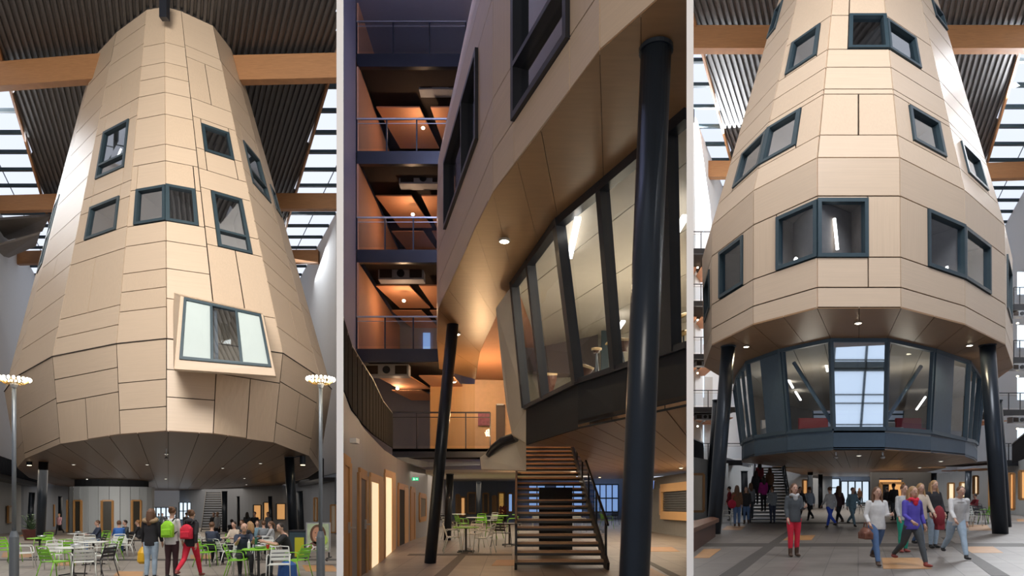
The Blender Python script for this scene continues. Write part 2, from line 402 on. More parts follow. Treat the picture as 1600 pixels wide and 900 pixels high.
for q in ([(174, 903), (184, 893), (224, 893), (222, 903)], [(2, 871), (5, 863), (52, 863), (50, 871)], [(86, 884), (92, 877), (120, 877), (118, 884)],
          [(298, 873), (297, 867), (334, 867), (336, 873)], [(478, 893), (472, 883), (520, 883), (529, 893)], [(30, 838), (34, 835), (60, 835), (58, 838)]): inlay(H1, q, M_ORT, 'trim_2')
inlay(H2, [(676, 902), (730, 856), (737, 858), (697, 902)], M_DKT)
inlay(H2, [(1002, 874), (1009, 874), (1067, 902), (1050, 902)], M_DKT)
inlay(H2, [(640, 865.5), (800, 865.5), (800, 868), (636, 868)], M_DKT)
for q in ([(768, 884), (776, 875), (806, 875), (806, 884)], [(1005, 862), (1003, 855), (1050, 855), (1062, 862)], [(1000, 902), (1002, 883), (1008, 883), (1044, 902)]): inlay(H2, q, M_ORT, 'trim_2')

# ------------------------------------------------------------------ roofs of the two tall halls
def roof(h, HR, Y0, Y1, wl, wr, lim_l, lim_r, out_l, out_r, beams, nm):
    """corrugated deck between lx -wl..wr, glazed strips out to the side walls, glulam beams"""
    m = MB(); p = .34; k = -wl(Y1)
    while k < wr(Y1):
        c = k + p / 2
        ys = max(Y0, (c / lim_r if c > 0 else -c / lim_l) if (lim_r if c > 0 else lim_l) else Y0)
        # widening edge of the deck
        ya = ys
        while ya < Y1 and (c > wr(ya) or c < -wl(ya)): ya += .5
        if ya < Y1 - 1:
            prof = [(0, 0), (.08, 0), (.12, -.13), (.26, -.13), (.30, 0), (p, 0)]
            a = [h.L(k + x, ya, HR + z) for x, z in prof]; b = [h.L(k + x, Y1, HR + z) for x, z in prof]
            a2 = [q + Vector((0, 0, .03)) for q in reversed(a)]; b2 = [q + Vector((0, 0, .03)) for q in reversed(b)]
            m.grid([a + a2, b + b2])
        k += p
    struct('ceiling', m, M_ROOF)
    e = MB()
    for sg, wf, lim in ((-1, wl, lim_l), (1, wr, lim_r)):
        ya = Y0
        while lim and ya < Y1 and wf(ya) > lim * ya: ya += .5
        e.bar(h.L(sg * wf(ya), ya, HR - .12), h.L(sg * wf(Y1), Y1, HR - .12), .12, .5)
    struct('trim_3', e, M_GLULAM)
    # skylight bars
    b = MB(); y = Y0
    for sg, wf, lim, out in ((-1, wl, lim_l, out_l), (1, wr, lim_r, out_r)):
        y = Y0 + .6
        while y < Y1 + 16:
            x0 = wf(min(y, Y1)); x1 = min(out, lim * y) if lim else out
            if x1 > x0 + .1: b.bar(h.L(sg * x0, y, HR + .1), h.L(sg * x1, y, HR + .1), .22, .22)
            y += 2.3
        x0 = wf(Y1)
        for fx in (.5,):
            xx = x0 + (out - x0) * fx; ys = max(Y0, xx / lim if lim else Y0)
            b.bar(h.L(sg * xx, ys, HR + .22), h.L(sg * xx, Y1 + 15, HR + .22), .05, .06)
    struct('window_1', b, M_FRAME)
    for (Y, HB, dep, xl0, xl1, xr0, xr1, ta, tb) in beams:
        for (a, c, t) in ((xl0, xl1, ta), (xr0, xr1, tb)):
            if a is None: continue
            g = MB(); g.bar(h.L(a, Y + t, HB), h.L(c, Y, HB), .5, dep)
            tag(g.build('roof_beam', M_GLULAM), '%s glued timber beam crossing under the corrugated roof %s' % nm(Y, a), 'beam', 'glued timber roof beams')
ORD = {}
def bn(hall):
    def f(Y, a):
        side = 'left' if a < 0 else 'right'
        z = 'high near' if Y < 40 else ('lower middle' if Y < 55 else 'small far')
        return z, 'on the %s of the %s tower' % (side, hall)
    return f
rim = lambda Y: 7.4 + .052 * Y
roof(H1, 25.5, 10, 61, rim, rim, 0, .2662, 14.2, 14.2,
     [(35.0, 24.45, 1.35, -14, -3.2, 3.2, 9.3, 1.2, .2), (49.5, 24.2, 1.2, -14.2, -6.5, 6.5, 13.15, .4, 0), (60, 24.2, 1.2, -14.2, -9, 9, 14.1, .3, 0)], bn('tall windowed beech'))
roof(H3, 25.5, 10, 61, lambda Y: 6.6 + .065 * Y, rim, .2612, 0, 14.2, 14.2,
     [(35.0, 24.6, 1.25, -9.1, -4, 4, 14, .0, 0), (48.5, 24.2, 1.2, -12.65, -7, 7, 14.2, .0, .5)], bn('glass-based'))
# ------------------------------------------------------------------ tall side walls
def wall(nm, h, pts, m, th=(0, 0, 0), kind='structure'):
    """pts: (lx, Y, H) corners of a wall face, given a thickness vector"""
    q = MB(); q.prism([h.L(*p) for p in pts], th); return struct(nm, q, m)
wall('wall_left', H1, [(-14.2, 24, 3.6), (-14.2, 92, 3.6), (-14.2, 92, 25.6), (-14.2, 24, 25.6)], M_WHITE, (-.3, 0, 0))
wall('wall_right', H1, [(14.2, 54.2, 3.6), (14.2, 92, 3.6), (14.2, 92, 25.6), (14.2, 54.2, 25.6)], M_WHITE, (.12, .3, 0))
for i_, (xa, ya, xb, yb, xc, yc, xd, yd) in enumerate(((-30, 346, 78, 338, 66, 362, -30, 386), (-30, 392, 62, 366, 56, 385, -22, 418))):
    q = MB(); q.prism([H1.at(xa, ya, 52), H1.at(xb, yb, 52), H1.at(xc, yc, 57), H1.at(xd, yd, 57)], (0, .1, .25)); struct('ceiling', q, mat('grey brown concrete ceiling slab', (.22, .19, .165), .8, var=.12, scale=2))
wall('wall_back', H1, [(-20, 92, -3.2), (edge_lx(H1, 530, 92), 92, -3.2), (edge_lx(H1, 530, 92), 92, 21), (-20, 92, 21)], M_WHITE, (0, .3, 0))
wall('wall_left', H1, [(-14.25, 24, -1.7), (-14.25, 62, -1.7), (-14.25, 62, 3.7), (-14.25, 24, 3.7)], M_GREY, (-.3, 0, 0))
wall('wall_left', H1, [(-14.25, 62, -1.7), (-9.5, 86, -1.7), (-9.5, 86, 3.7), (-14.25, 62, 3.7)], M_GREYB, (0, .3, 0))
wall('wall_right', H1, [(14.1, 54.2, -1.7), (12.6, 70, -1.7), (12.6, 70, 3.2), (14.1, 54.2, 3.2)], M_GREYB, (.1, .3, 0))
wall('wall_back', H1, [(12.6, 70, -1.7), (1.5, 86, -1.7), (1.5, 86, 3.3), (12.6, 70, 3.3)], M_GREYB, (0, .3, 0))
wall('wall_back', H1, [(-9.5, 86, -1.7), (-4.5, 88, -1.7), (-4.5, 88, 3.3), (-9.5, 86, 3.3)], M_GREYB, (0, .3, 0))
# soffit under the two side galleries and their black railings
def gallery(h, x0, x1, Y0, Y1, HD, label, hr=1.1, lo=.35):
    t = thing('gallery', h.L(x0, Y0, HD), label, 'gallery'); m = MB()
    m.prism([h.L(x0, Y0, HD - lo), h.L(x1, Y0, HD - lo), h.L(x1, Y1, HD - lo), h.L(x0, Y1, HD - lo)], (0, 0, lo)); m.build('deck', M_STEEL, t)
    r = MB(); n = int((Y1 - Y0) / .35)
    for i in range(n): y = Y0 + (Y1 - Y0) * (i + .5) / n; r.bar(h.L(x1, y, HD), h.L(x1, y, HD + hr), .24, .02, (0, 1, 0))
    r.build('railing_panel', M_STEEL, t); k = MB(); k.bar(h.L(x1, Y0, HD + hr), h.L(x1, Y1, HD + hr), .08, .08); k.build('handrail', M_STEEL, t); return t
gallery(H1, -14.2, -12.9, 26, 64, 3.2, 'dark gallery with upright black railing on the far left white wall', 1.3)
gallery(H1, 14.1, 13.1, 54.2, 68, 3.2, 'dark gallery with black railing behind the right-hand lamp post', 1.6)
# back glazing seen under the first tower
def glazing(h, x0, x1, y0, y1, Y, m, nx, ny, label, nm='glazed_entrance'):
    t = thing(nm, h.at(x0, y1, Y), label, 'window'); g = MB(); g.prism([h.at(x0, y1, Y), h.at(x1, y1, Y), h.at(x1, y0, Y), h.at(x0, y0, Y)], (0, .05, 0)); g.build('pane', m, t)
    f = MB(); w = .0016 * Y
    for i in range(nx + 1): x = x0 + (x1 - x0) * i / nx; f.bar(h.at(x, y1, Y - .1), h.at(x, y0, Y - .1), w, .1, (0, 1, 0))
    for i in range(ny + 1): y = y0 + (y1 - y0) * i / ny; f.bar(h.at(x0, y, Y - .1), h.at(x1, y, Y - .1), w, .1)
    f.build('frame', M_FRAME, t); return t
glazing(H1, 236, 275, 793, 822, 84, M_LITB, 5, 2, 'bright glazed entrance doors at the far end beside the round grey core')
glazing(H1, 280, 299, 785, 812, 84, M_LITB, 3, 2, 'bright divided window right of the far entrance behind the students')
for (x0, x1, y0, y1, Y, lbl) in ((412, 424, 785, 814, 71.3, 'lit opening left of the pair in the blue grey back wall'), (432, 446, 787, 812, 69.3, 'wide amber lit doorway in the back wall left of the right column'),
                                 (396, 408, 789, 812, 72.5, 'amber servery opening farthest from the right column')):
    glazing(H1, x0, x1, y0, y1, Y, M_LITO, 1, 1, lbl, 'lit_doorway')
def lined_opening(h, c4, m, lbl, nm='lined_window', w=.12, dep=.3, n=(0, -1, 0), glassm=None):
    """c4: 3D corners bl br tr tl of an opening in a wall, drawn as a timber lining around a pane"""
    t = thing(nm, c4[0], lbl, 'door' if 'door' in nm else 'window'); n = Vector(n); c = [Vector(p) + n * .03 for p in c4]; f = MB()
    for i in range(4):
        a, b = c[i], c[(i + 1) % 4]; f.bar(a, b, w, .12, n.cross(b - a))
    f.build('lining', M_OAK, t); g = MB(); g.prism([p - n * .02 for p in c], n * .03); g.build('pane', m, t); return t
def lo1(x0, x1, y0, y1, lx, m, lbl):
    Ya = lx * F / (x0 - 263); Yb = lx * F / (x1 - 263); s = 1 if lx < 0 else -1
    lined_opening(H1, [H1.at(x0, y1, Ya), H1.at(x1, y1 + (805 - y1) * (1 - Ya / Yb), Yb), H1.at(x1, y0 + (805 - y0) * (1 - Ya / Yb), Yb), H1.at(x0, y0, Ya)], m, lbl, n=(s, 0, 0))
lo1(12, 21, 791, 817, -14.1, M_CREAM, 'oak lined window in the grey wall at the far left edge')
lo1(40, 45, 781, 814, -14.1, M_CREAM, 'narrow oak lined window beside the leftmost dark column')
def lob(x0, x1, y0, y1, Y, m, lbl, h=H1, nm='lined_window', w=.14): return lined_opening(h, [h.at(x0, y1, Y), h.at(x1, y1, Y), h.at(x1, y0, Y), h.at(x0, y0, Y)], m, lbl, nm, w=w)
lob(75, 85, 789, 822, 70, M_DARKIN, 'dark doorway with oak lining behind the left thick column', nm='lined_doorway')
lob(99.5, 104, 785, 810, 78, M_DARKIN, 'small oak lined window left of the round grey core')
lob(491, 496, 778, 814, 57, M_CREAM, 'narrow oak lined lit window left of the right-hand lamp post')
lob(517, 525, 789, 832, 54, M_CREAM, 'oak lined lit window at the right edge above the poster stand')

# ================================================================== tower one: tall windowed cone of beech panels
T1 = thing('panelled_tower', H1.L(0, 50, 3.3), 'tall tapering tower clad in pale beech panels with a projecting bay window', 'tower')
bx = {-4: (27, 731, 7, 612, 140, 112), -3: (39, 717, 23, 590, 150, 85), -2: (94, 694, 82, 557, 182, 50), -1: (188, 680, 182, 537, 229, 15), 0: (260, 675, 260, 529, 257, 10),
      1: (333, 679, 340, 537, 283, 17), 2: (428, 692, 442, 552, 333, 40), 3: (483, 713, 500, 590, 360, 75), 4: (498, 735, 518, 608, 375, 105)}
def rings(h, tab, Hs):
    R = [{} for _ in Hs]
    for k, row in tab.items():
        for i, Hh in enumerate(Hs): R[i][k] = h.ph(row[2 * i], row[2 * i + 1], Hh)
    return R
RB, RK, RT = rings(H1, bx, (3.3, 7.3, 25.4))
def extend_back(h, R, Hs, pts):      # pts per ring: list of (lx, Y) from the right end round the back to the left end
    for r, Hh, pp in zip(R, Hs, pts):
        for j, (lx, Y) in enumerate(pp): r[5 + j] = h.L(lx, Y, Hh)
extend_back(H1, (RB, RK, RT), (3.3, 7.3, 25.4), ([(12.2, 56), (12.5, 72), (9, 86), (-9, 86), (-12.5, 72), (-12.2, 56)], [(10.6, 50), (10, 62), (6, 70), (-6, 70), (-10, 62), (-10.6, 50)],
            [(4.6, 42), (4, 47), (2, 50), (-2, 50), (-4, 47), (-4.6, 42)]))
FU1 = {k: Facet(RK[k], RK[k + 1], RT[k], RT[k + 1]) for k in range(-4, 4)}
FL1 = {k: Facet(RB[k], RB[k + 1], RK[k], RK[k + 1]) for k in range(-4, 4)}
W1 = {k: [] for k in range(-4, 4)}
wl = []
def addw(store, fs, k, ll, ur, **o):
    w = fs[k].w(ll, ur, o.pop('u0', None), o.pop('u1', None)); store[k].append(w); wl.append((fs[k], w, o))
addw(W1, FU1, -2, (149, 281), (202, 186), transom=.28, lamp=(.45, .42, .5, .62), g=M_GREFL)
addw(W1, FU1, -2, (132, 376), (187, 306), g=M_GREFL)
addw(W1, FU1, -1, (209, 352), (257, 289), u1=1., g=M_GREFL)
addw(W1, FU1, 0, (260, 345), (305, 296), u0=0., g=M_GREFL)
addw(W1, FU1, 1, (320, 236), (358, 208), g=M_GREFL)
addw(W1, FU1, 1, (341, 385), (378, 312), transom=.30, g=M_GREFL)
addw(W1, FU1, 2, (395, 286), (405, 250), transom=.35, g=M_GREFL)
addw(W1, FU1, 3, (428, 320), (426, 296), g=M_GREFL, u0=.35, u1=.8)
addw(W1, FU1, -4, (70, 380), (82, 330), g=M_GREFL, u0=.3, u1=.8)
addw(W1, FU1, -4, (52, 440), (62, 395), g=M_GREFL, u0=.3, u1=.8)
W1L = {k: [] for k in range(-4, 4)}
cm = MB()
rowpx = {-4: (1, [150, 190, 235, 290, 330, 380, 430, 480, 520, 560]), -3: (1, [95, 130, 165, 200, 235, 275, 330, 375, (413, (.5,)), 460, 510]),
         -2: (1, [38, 68, 103, (152, (.48,)), 180, 281, 306, 353, 387, (476, (.48,)), 507]), -1: (1, [67, 97, 119, 144, 178, 225, 251, 289, 345, 376, 419, 448, 479]),
         0: (0, [66, 97, 119, 144, 178, 225, 251, 289, 345, 376, 419, 466]), 1: (0, [70, 88, (152, (.5,)), 181, 230, 262, 292, 353, 381, (480, (.5,))]),
         2: (0, [95, 137, 177, 210, 262, 300, 345, 372, 407, 440, (510, (.55,))]), 3: (0, [120, 160, 200, 260, 320, 400, 470, (540, (.5,))])}
for k, fc in FU1.items():
    e, ys = rowpx[k]; rows = [0.] + [((fc.vy(y[0], e), y[1]) if isinstance(y, tuple) else fc.vy(y, e)) for y in reversed(ys)] + [1.]
    clad_facet(cm, fc, rows, W1[k])
lowpx = {-4: [640, 690], -3: [622, 684], -2: [574, (680, (.49,)), 612], -1: [592, 635], 0: [577, 620], 1: [(679, (.52,)), 583], 2: [(660, (.5,)), 596], 3: [(700, (.5,)), 640]}
for k, fc in FL1.items():
    e = 1 if k < 0 else 0; s = {}
    ys = []; first = 0.
    for y in lowpx[k]:
        if isinstance(y, tuple):
            v = fc.vy(y[0], e)
            if v < .06: first = (0., y[1])
            else: ys.append((v, y[1]))
        else: ys.append(fc.vy(y, e))
    ys.sort(key=lambda r: r[0] if isinstance(r, tuple) else r)
    clad_facet(cm, fc, [first] + ys + [1.], W1L[k])
cm.build('cladding', [M_PH, M_PV], T1)
for fc, w, o in wl: window(T1, fc, w, o['g'], .14, o.get('transom'), None, o.get('lamp'))
bk = MB(); seq = [4, 5, 6, 7, 8, 9, 10, -4]
for a, b in zip(seq[:-1], seq[1:]):
    for lo, hi in ((RB, RK), (RK, RT)): bk.face(lo[a], lo[b], hi[b], hi[a])
bk.build('rear_cladding', M_PH, T1)
order = list(range(-4, 11)); cp = MB(); cp.prism([RT[k] for k in order], (0, 0, .2)); cp.build('top_deck', M_ROOF, T1)
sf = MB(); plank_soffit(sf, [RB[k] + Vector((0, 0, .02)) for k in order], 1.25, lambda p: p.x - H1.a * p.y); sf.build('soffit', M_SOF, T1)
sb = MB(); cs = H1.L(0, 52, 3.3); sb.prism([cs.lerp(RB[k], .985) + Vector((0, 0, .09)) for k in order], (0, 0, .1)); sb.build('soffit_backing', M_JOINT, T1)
kj = MB()
for k in range(-4, 4): kj.bar(RK[k] + FU1[k].n * .0, RK[k + 1] + FU1[k].n * .0, .07, .035)
kj.build('shadow_joint', M_JOINT, T1)
# steel post in front of the tower crown
q = MB(); q.bar(H1.at(257, -6, 31.0), H1.at(257, 30, 31.0), .36, .3, (0, 1, 0)); tag(q.build('roof_post', M_STEEL), 'short dark steel post at the crown of the tall left tower', 'post')
# projecting bay window
BAY = thing('bay_window', H1.at(345, 585, 26), 'oak framed bay window with three panes leaning out of the left tower', 'window')
fr = [H1.at(272, 577, 24.6), H1.at(431, 588, 25.2), H1.at(411, 491, 26.6), H1.at(282, 462, 26.0)]     # bl br tr tl front face
fi = Facet(fr[0], fr[1], fr[3], fr[2])
bkp = [H1.at(270, 560, 27.6), H1.at(425, 575, 29.0), H1.at(408, 488, 29.2), H1.at(270, 457, 27.6)]
bay = MB()
def qb(u0, u1, v0, v1, mb, th, pr=0.):
    q = [fi.pt(u0, v0), fi.pt(u1, v0), fi.pt(u1, v1), fi.pt(u0, v1)]; mb.prism([p - fi.n * th for p in q], fi.n * (th + pr))
qb(0, 1, 0, .13, bay, .1); qb(0, 1, .985, 1, bay, .1); qb(0, .045, .13, .985, bay, .1); qb(.975, 1, .13, .985, bay, .1)
bay.build('surround', M_PH, BAY)
sd = MB(); 
for a, b in ((0, 1), (1, 2), (2, 3), (3, 0)): sd.prism([fr[a], fr[b], bkp[b], bkp[a]], fi.n * .03)
sd.build('casing', M_PV, BAY)
fm = MB()
for (a, b, c, d) in ((.045, .975, .13, .17), (.045, .975, .945, .985), (.045, .075, .17, .945), (.945, .975, .17, .945), (.355, .385, .17, .945), (.655, .685, .17, .945)): qb(a, b, c, d, fm, .08, .05)
wf = fm.build('window_frame', M_FRAME, BAY)
for (a, b, g) in ((.075, .355, M_GBAY), (.685, .945, M_GBAY), (.385, .655, M_GREFL)):
    g_ = MB(); qb(a, b, .17, .945, g_, .02); g_.build('pane', g, wf)
cu = MB(); qb(.385, .42, .17, .945, cu, .25, -.2); cu.build('blind', M_WHITE, wf)
rm = MB(); A = [fi.pt(.05, .14, -.12), fi.pt(.97, .14, -.12), fi.pt(.97, .98, -.12), fi.pt(.05, .98, -.12)]; B = [p.lerp(q_, .9) + Vector((0, .35, 0)) for p, q_ in zip(A, (bkp[0] + Vector((.1, 0, .35)), bkp[1] + Vector((-.1, 0, .35)), bkp[2], bkp[3]))]
for i in range(4): rm.face(A[i], A[(i + 1) % 4], B[(i + 1) % 4], B[i])
rm.face(*B); rm.build('room_lining', mat('grey room lining', (.42, .45, .44), .8), BAY)
light('POINT', 'bay_lamp', fi.pt(.52, .55, -.7), 25, (1, .95, .85), None, .3)
for (u, v) in ((.15, .82), (.22, .33), (.72, .8), (.86, .2)):
    k = MB(); k.ell(fi.pt(u, v, -.8), (.07, .07, .07), 8, 6); k.build('ceiling_spot', M_LAMPW, BAY)

# ------------------------------------------------------------------ columns, core, ceiling fittings of hall one
def column(h, xt, yt, xb, yb, Y, r, label, m, spot=None, Yt=None, zb=None):
    top = h.at(xt, yt, Yt or Y); bot = h.gz(xb, Y) if yb is None else h.at(xb, yb, Y)
    t = thing('support_column', bot, label, 'column'); c = MB(); c.tube([bot, top], r, 24); c.build('shaft', m, t, smooth=True)
    k = MB(); k.tube([top - Vector((0, 0, .0)), top + Vector((0, 0, .04))], r * 1.12, 24); k.build('collar', m, t, smooth=False)
    if spot:
        s = MB(); p = top + Vector((spot * r * 3.1, -r * .5, -r * 1.6)); s.tube([p, p + Vector((0, 0, r * 2.4))], r * .62, 14); s.bar(p + Vector((0, 0, r * 2)), top - Vector((0, 0, r * .2)), .05, .05)
        sp = s.build('spot_housing', m, t); l = MB(); l.tube([p - Vector((0, 0, .02)), p + Vector((0, 0, .01))], r * .45, 14); l.build('lens', M_LAMPW, sp)
    return t
column(H1, 68, 717, 63, None, 40, .255, 'leaning dark column behind the tables on the left', M_COLB, -1)
column(H1, 452, 715, 459, None, 36, .26, 'leaning dark column beside the poster stand', M_COLB, 1)
column(H1, 50, 770, 46, None, 56, .22, 'farther dark column left of the leaning left column', M_COLB)
column(H1, 468, 768, 471, None, 55, .26, 'dark column just right of the leaning right column', M_COLB)
column(H1, 351, 768, 351, None, 62, .24, 'straight dark column right of the far staircase', M_COLB)
column(H1, 372, 776, 373, None, 72, .16, 'thin dark column between the stair column and back doors', M_COLB)
column(H1, 422, 776, 424, None, 66, .2, 'dark column between the amber doorways', M_COLB)
column(H1, 94, 776, 94, None, 66, .18, 'thin dark column left of the round grey core', M_COLB)
# round core
CO = thing('stair_core', H1.gz(176, 62), 'round light grey panelled core with tall narrow windows under the left tower', 'core')
cc = H1.L((176 - 263) * .062, 62, 0); rr = 3.55; zb = cc.z - CAMZ; zt = H1.at(176, 760, 58.5).z; n = 26; cb = MB()
def cpt(a, z, r=rr): return Vector((cc.x + r * math.sin(a), cc.y - r * math.cos(a), z))
holes = (-1.08, -.30, .44, 1.12)
for i in range(n):
    a0, a1 = 2 * PI * i / n - PI, 2 * PI * (i + 1) / n - PI
    cb.prism([cpt(a0 + .006, zb), cpt(a1 - .006, zb), cpt(a1 - .006, zt), cpt(a0 + .006, zt)], (cpt(a0, 0, .05) - cpt(a0, 0, .0)) * -1)
cb.build('wall_panels', M_GREY, CO)
q = MB(); q.lathe((cc.x, cc.y, zt), [(rr - .5, -.05), (rr - .5, 2.4)], 32); q.build('shadow_gap', M_BLACKV, CO)
q = MB(); q.lathe((cc.x, cc.y, zb), [(rr - .1, 0), (rr - .1, zt - zb)], 32); q.build('inner_shell', M_JOINT, CO)
for a in holes:
    w_ = .42; z0, z1 = zb + .1, zt - 1.3; f = MB()
    for s in (-1, 1): f.bar(cpt(a + s * w_ / rr, z0, rr + .05), cpt(a + s * w_ / rr, z1, rr + .05), .16, .14, (0, 1, 0))
    f.bar(cpt(a - w_ / rr, z1, rr + .05), cpt(a + w_ / rr, z1, rr + .05), .14, .14); fo = f.build('window_lining', M_OAK, CO)
    g = MB(); g.prism([cpt(a - w_ / rr, z0, rr + .03), cpt(a + w_ / rr, z0, rr + .03), cpt(a + w_ / rr, z1, rr + .03), cpt(a - w_ / rr, z1, rr + .03)], (0, .02, 0)); g.build('pane', mat('dim window pane', (.05, .045, .035), .2), fo)
def downlight(h, x, y, Hs, label, r=.11, m=None, e=0, nm='downlight', col=(1, .8, .5)):
    p = h.ph(x, y, Hs); t = thing(nm, p, label, 'ceiling light'); k = MB(); k.lathe(p + Vector((0, 0, -.03)), [(r * 1.25, 0), (r * 1.25, .035)], 16); k.build('trim_ring', M_ALU, t)
    l = MB(); l.lathe(p + Vector((0, 0, -.05)), [(r * .4, 0), (r, .02), (r, .03)], 16); l.build('lens', m or M_LAMPW, t)
    if e: light('SPOT', 'downlight_beam', p + Vector((0, 0, -.1)), e, col, p + Vector((0, 0, -3)), .08, spot=150)
    return t
for i, (x, y, w) in enumerate(((260, 709, 'straight above the green backpack, nearest the panel edge'), (115, 725.5, 'between the left column and the tower edge'), (230, 725.5, 'small round one left of centre'), (407, 723.5, 'left of the right leaning column'),
                          (136, 748.5, 'above the round grey core'), (259, 748, 'in the middle of the soffit'), (382, 747, 'above the seated bald man'), (385, 757, 'small one above the seated men'),
                          (365, 764, 'farthest right above the dark stairs'), (77, 758, 'right beside the left column top'), (348, 731, 'lonely one right of the pendant'))):
    downlight(H1, x, y, 3.3 - .0, 'small white downlight in the brown soffit ' + w, .1, m=mat('dim white lamp', (1, .93, .8), emit=1.2))
q = MB(); p = H1.ph(260, 701, 3.3); q.tube([p, p - Vector((0, 0, .38))], .025); q.lathe(p - Vector((0, 0, .5)), [(.09, 0), (.04, .1), (.02, .13)], 12)
tag(q.build('sensor_pendant', M_ALU), 'small pendant sensor hanging near the front edge of the brown soffit', 'sensor')

# ------------------------------------------------------------------ open dark stairs far behind (hall one)
def staircase(h, x0b, x1b, Yb, zb_, x0t, x1t, Yt, zt_, n, label, mt, ms, rails=True, th=.05, dep=.3, rail_h=1.0, nm='staircase'):
    b0, b1 = h.at(x0b, 0, Yb), h.at(x1b, 0, Yb); t0, t1 = h.at(x0t, 0, Yt), h.at(x1t, 0, Yt)
    for p in (b0, b1): p.z = zb_
    for p in (t0, t1): p.z = zt_
    T = thing(nm, (b0 + b1) / 2, label, 'staircase'); lf = lambda a, b, k: a + (b - a) * k
    for i in range(n):
        k = (i + 1) / n; a, b = lf(b0, t0, k), lf(b1, t1, k); m = MB(); m.prism([a, b, b + Vector((0, dep, 0)), a + Vector((0, dep, 0))], (0, 0, -th)); tr = m.build('tread', mt, T)
        m = MB(); m.prism([a + Vector((0, .006, -th)), b + Vector((0, .006, -th)), b + Vector((0, .006, -th - .06)), a + Vector((0, .006, -th - .06))], (0, .03, 0)); m.build('nosing', ms, tr)
    for a, b in ((b0, t0), (b1, t1)):
        m = MB(); m.bar(a, b, .06, .34); m.build('stringer', M_STEEL, T)
        if rails:
            U = Vector((0, 0, rail_h)); m = MB(); m.bar(a + U, b + U, .05, .05)
            m.build('handrail', M_STEEL, T)
            for j in range(6):
                k = (j + .2) / 5.4; p = lf(a, b, min(k, 1)); m = MB(); m.bar(p, p + U, .05, .05, (0, 1, 0)); m.build('baluster', M_STEEL, T)
            g = MB(); g.prism([lf(a, b, .03) + U * .15, lf(a, b, .97) + U * .15, lf(a, b, .97) + U * .92, lf(a, b, .03) + U * .92], (.01, 0, 0)); g.build('glass_panel', M_GRAIL, T)
    return T
staircase(H1, 314, 350, 62, H1.gz(0, 62).z, 322, 345, 72, H1.at(0, 768, 62).z, 16, 'dark open staircase under the left tower behind the cafe crowd', M_STEEL, mat('pale stair nosing', (.2, .19, .18), .5), rails=False)
# ================================================================== HALL THREE: the glass-based tower
T3 = thing('glazed_base_tower', H3.L(0, 27, 5.24), 'beech panelled tower above a slate blue glazed drum on leaning columns', 'tower')
t3 = {-4: (1100, 573, 1097, 404), -3: (1112, 540, 1112, 353), -2: (1176.5, 508, 1177, 298), -1: (1277, 482, 1277, 246), 0: (1408, 482, 1406, 246), 1: (1508, 508, 1507, 297), 2: (1571, 539, 1570, 352), 3: (1583, 574, 1582, 404)}
SB, SK = {}, {}
for k, (a, b, c, d) in t3.items():
    SB[k] = H3.ph(a, b, 5.24); p = SB[k]; SK[k] = H3.at(c, d, p.y)
bp = [(6.2, 32), (5, 36), (2, 39), (-2, 39), (-5, 36), (-6.2, 32)]
for j, (lx, Y) in enumerate(bp): SB[4 + j] = H3.L(lx, Y, 5.24); SK[4 + j] = H3.L(lx, Y, 9.6)
def taper(p, k, H):
    lx = p.x - H3.a * p.y; return H3.L(lx * k, 28 + (p.y - 28) * k, H)
ST = {k: taper(p, .44, 9.6 + 13.2) for k, p in SK.items()}
# place the tapering joints so that they meet the photographed joint lines
tl = {-3: (1207, 0), -2: (1236, 0), -1: (1299, 0), 0: (1380, 0), 1: (1441, 0), 2: (1474, 0)}
FU3 = {k: Facet(SK[k], SK[k + 1], ST[k], ST[k + 1]) for k in range(-4, 3)}
FL3 = {k: Facet(SB[k], SB[k + 1], SK[k], SK[k + 1]) for k in range(-4, 3)}
W3u = {k: [] for k in range(-4, 3)}; W3l = {k: [] for k in range(-4, 3)}
wl.clear()
addw(W3l, FL3, -1, (1278, 402), (1356, 310), u0=0., g=M_GLASS, lamp=(.5, .2, .46, .75))
addw(W3l, FL3, -2, (1213, 423), (1276, 312), u1=1., g=M_GLASS, lamp=(.3, .12, .32, .2))
addw(W3l, FL3, -3, (1124, 467), (1161, 367), g=M_GLASS)
addw(W3l, FL3, 0, (1450, 416), (1506, 351), u1=1., g=M_GLASS, lamp=(.75, .1, .85, .25))
addw(W3l, FL3, 1, (1508, 436), (1547, 384), u0=0., g=M_GLASS, lamp=(.4, .5, .45, .5))
addw(W3l, FL3, -4, (1101, 505), (1109, 420), g=M_GLASS, u0=.2, u1=.8)
addw(W3l, FL3, 2, (1573, 480), (1581, 430), g=M_GLASS, u0=.2, u1=.8)
addw(W3u, FU3, -2, (1188, 257), (1252, 169), u0=0., g=M_GREFL)
addw(W3u, FU3, -3, (1145, 295), (1190, 211), u1=1., g=M_GREFL)
addw(W3u, FU3, 0, (1427, 219), (1467, 192), g=M_GREFL)
addw(W3u, FU3, 1, (1513, 270), (1530, 250), g=M_GREFL)
addw(W3u, FU3, -2, (1227, 118), (1282, 37), g=M_GREFL)
addw(W3u, FU3, -1, (1325, 76), (1382, 23), u1=1., g=M_GREFL)
addw(W3u, FU3, 0, (1389, 76), (1430, 60), u0=0., g=M_GREFL)
addw(W3u, FU3, -3, (1190, 72), (1224, 0), g=M_GREFL)
addw(W3u, FU3, 1, (1462, 25), (1478, 30), g=M_GREFL)
c3 = MB()
rw = [211, (147, (.52,)), 139, 105, 77, 24, -40]; rwo = [265, 225, 175, 150, 118, 60, 10]
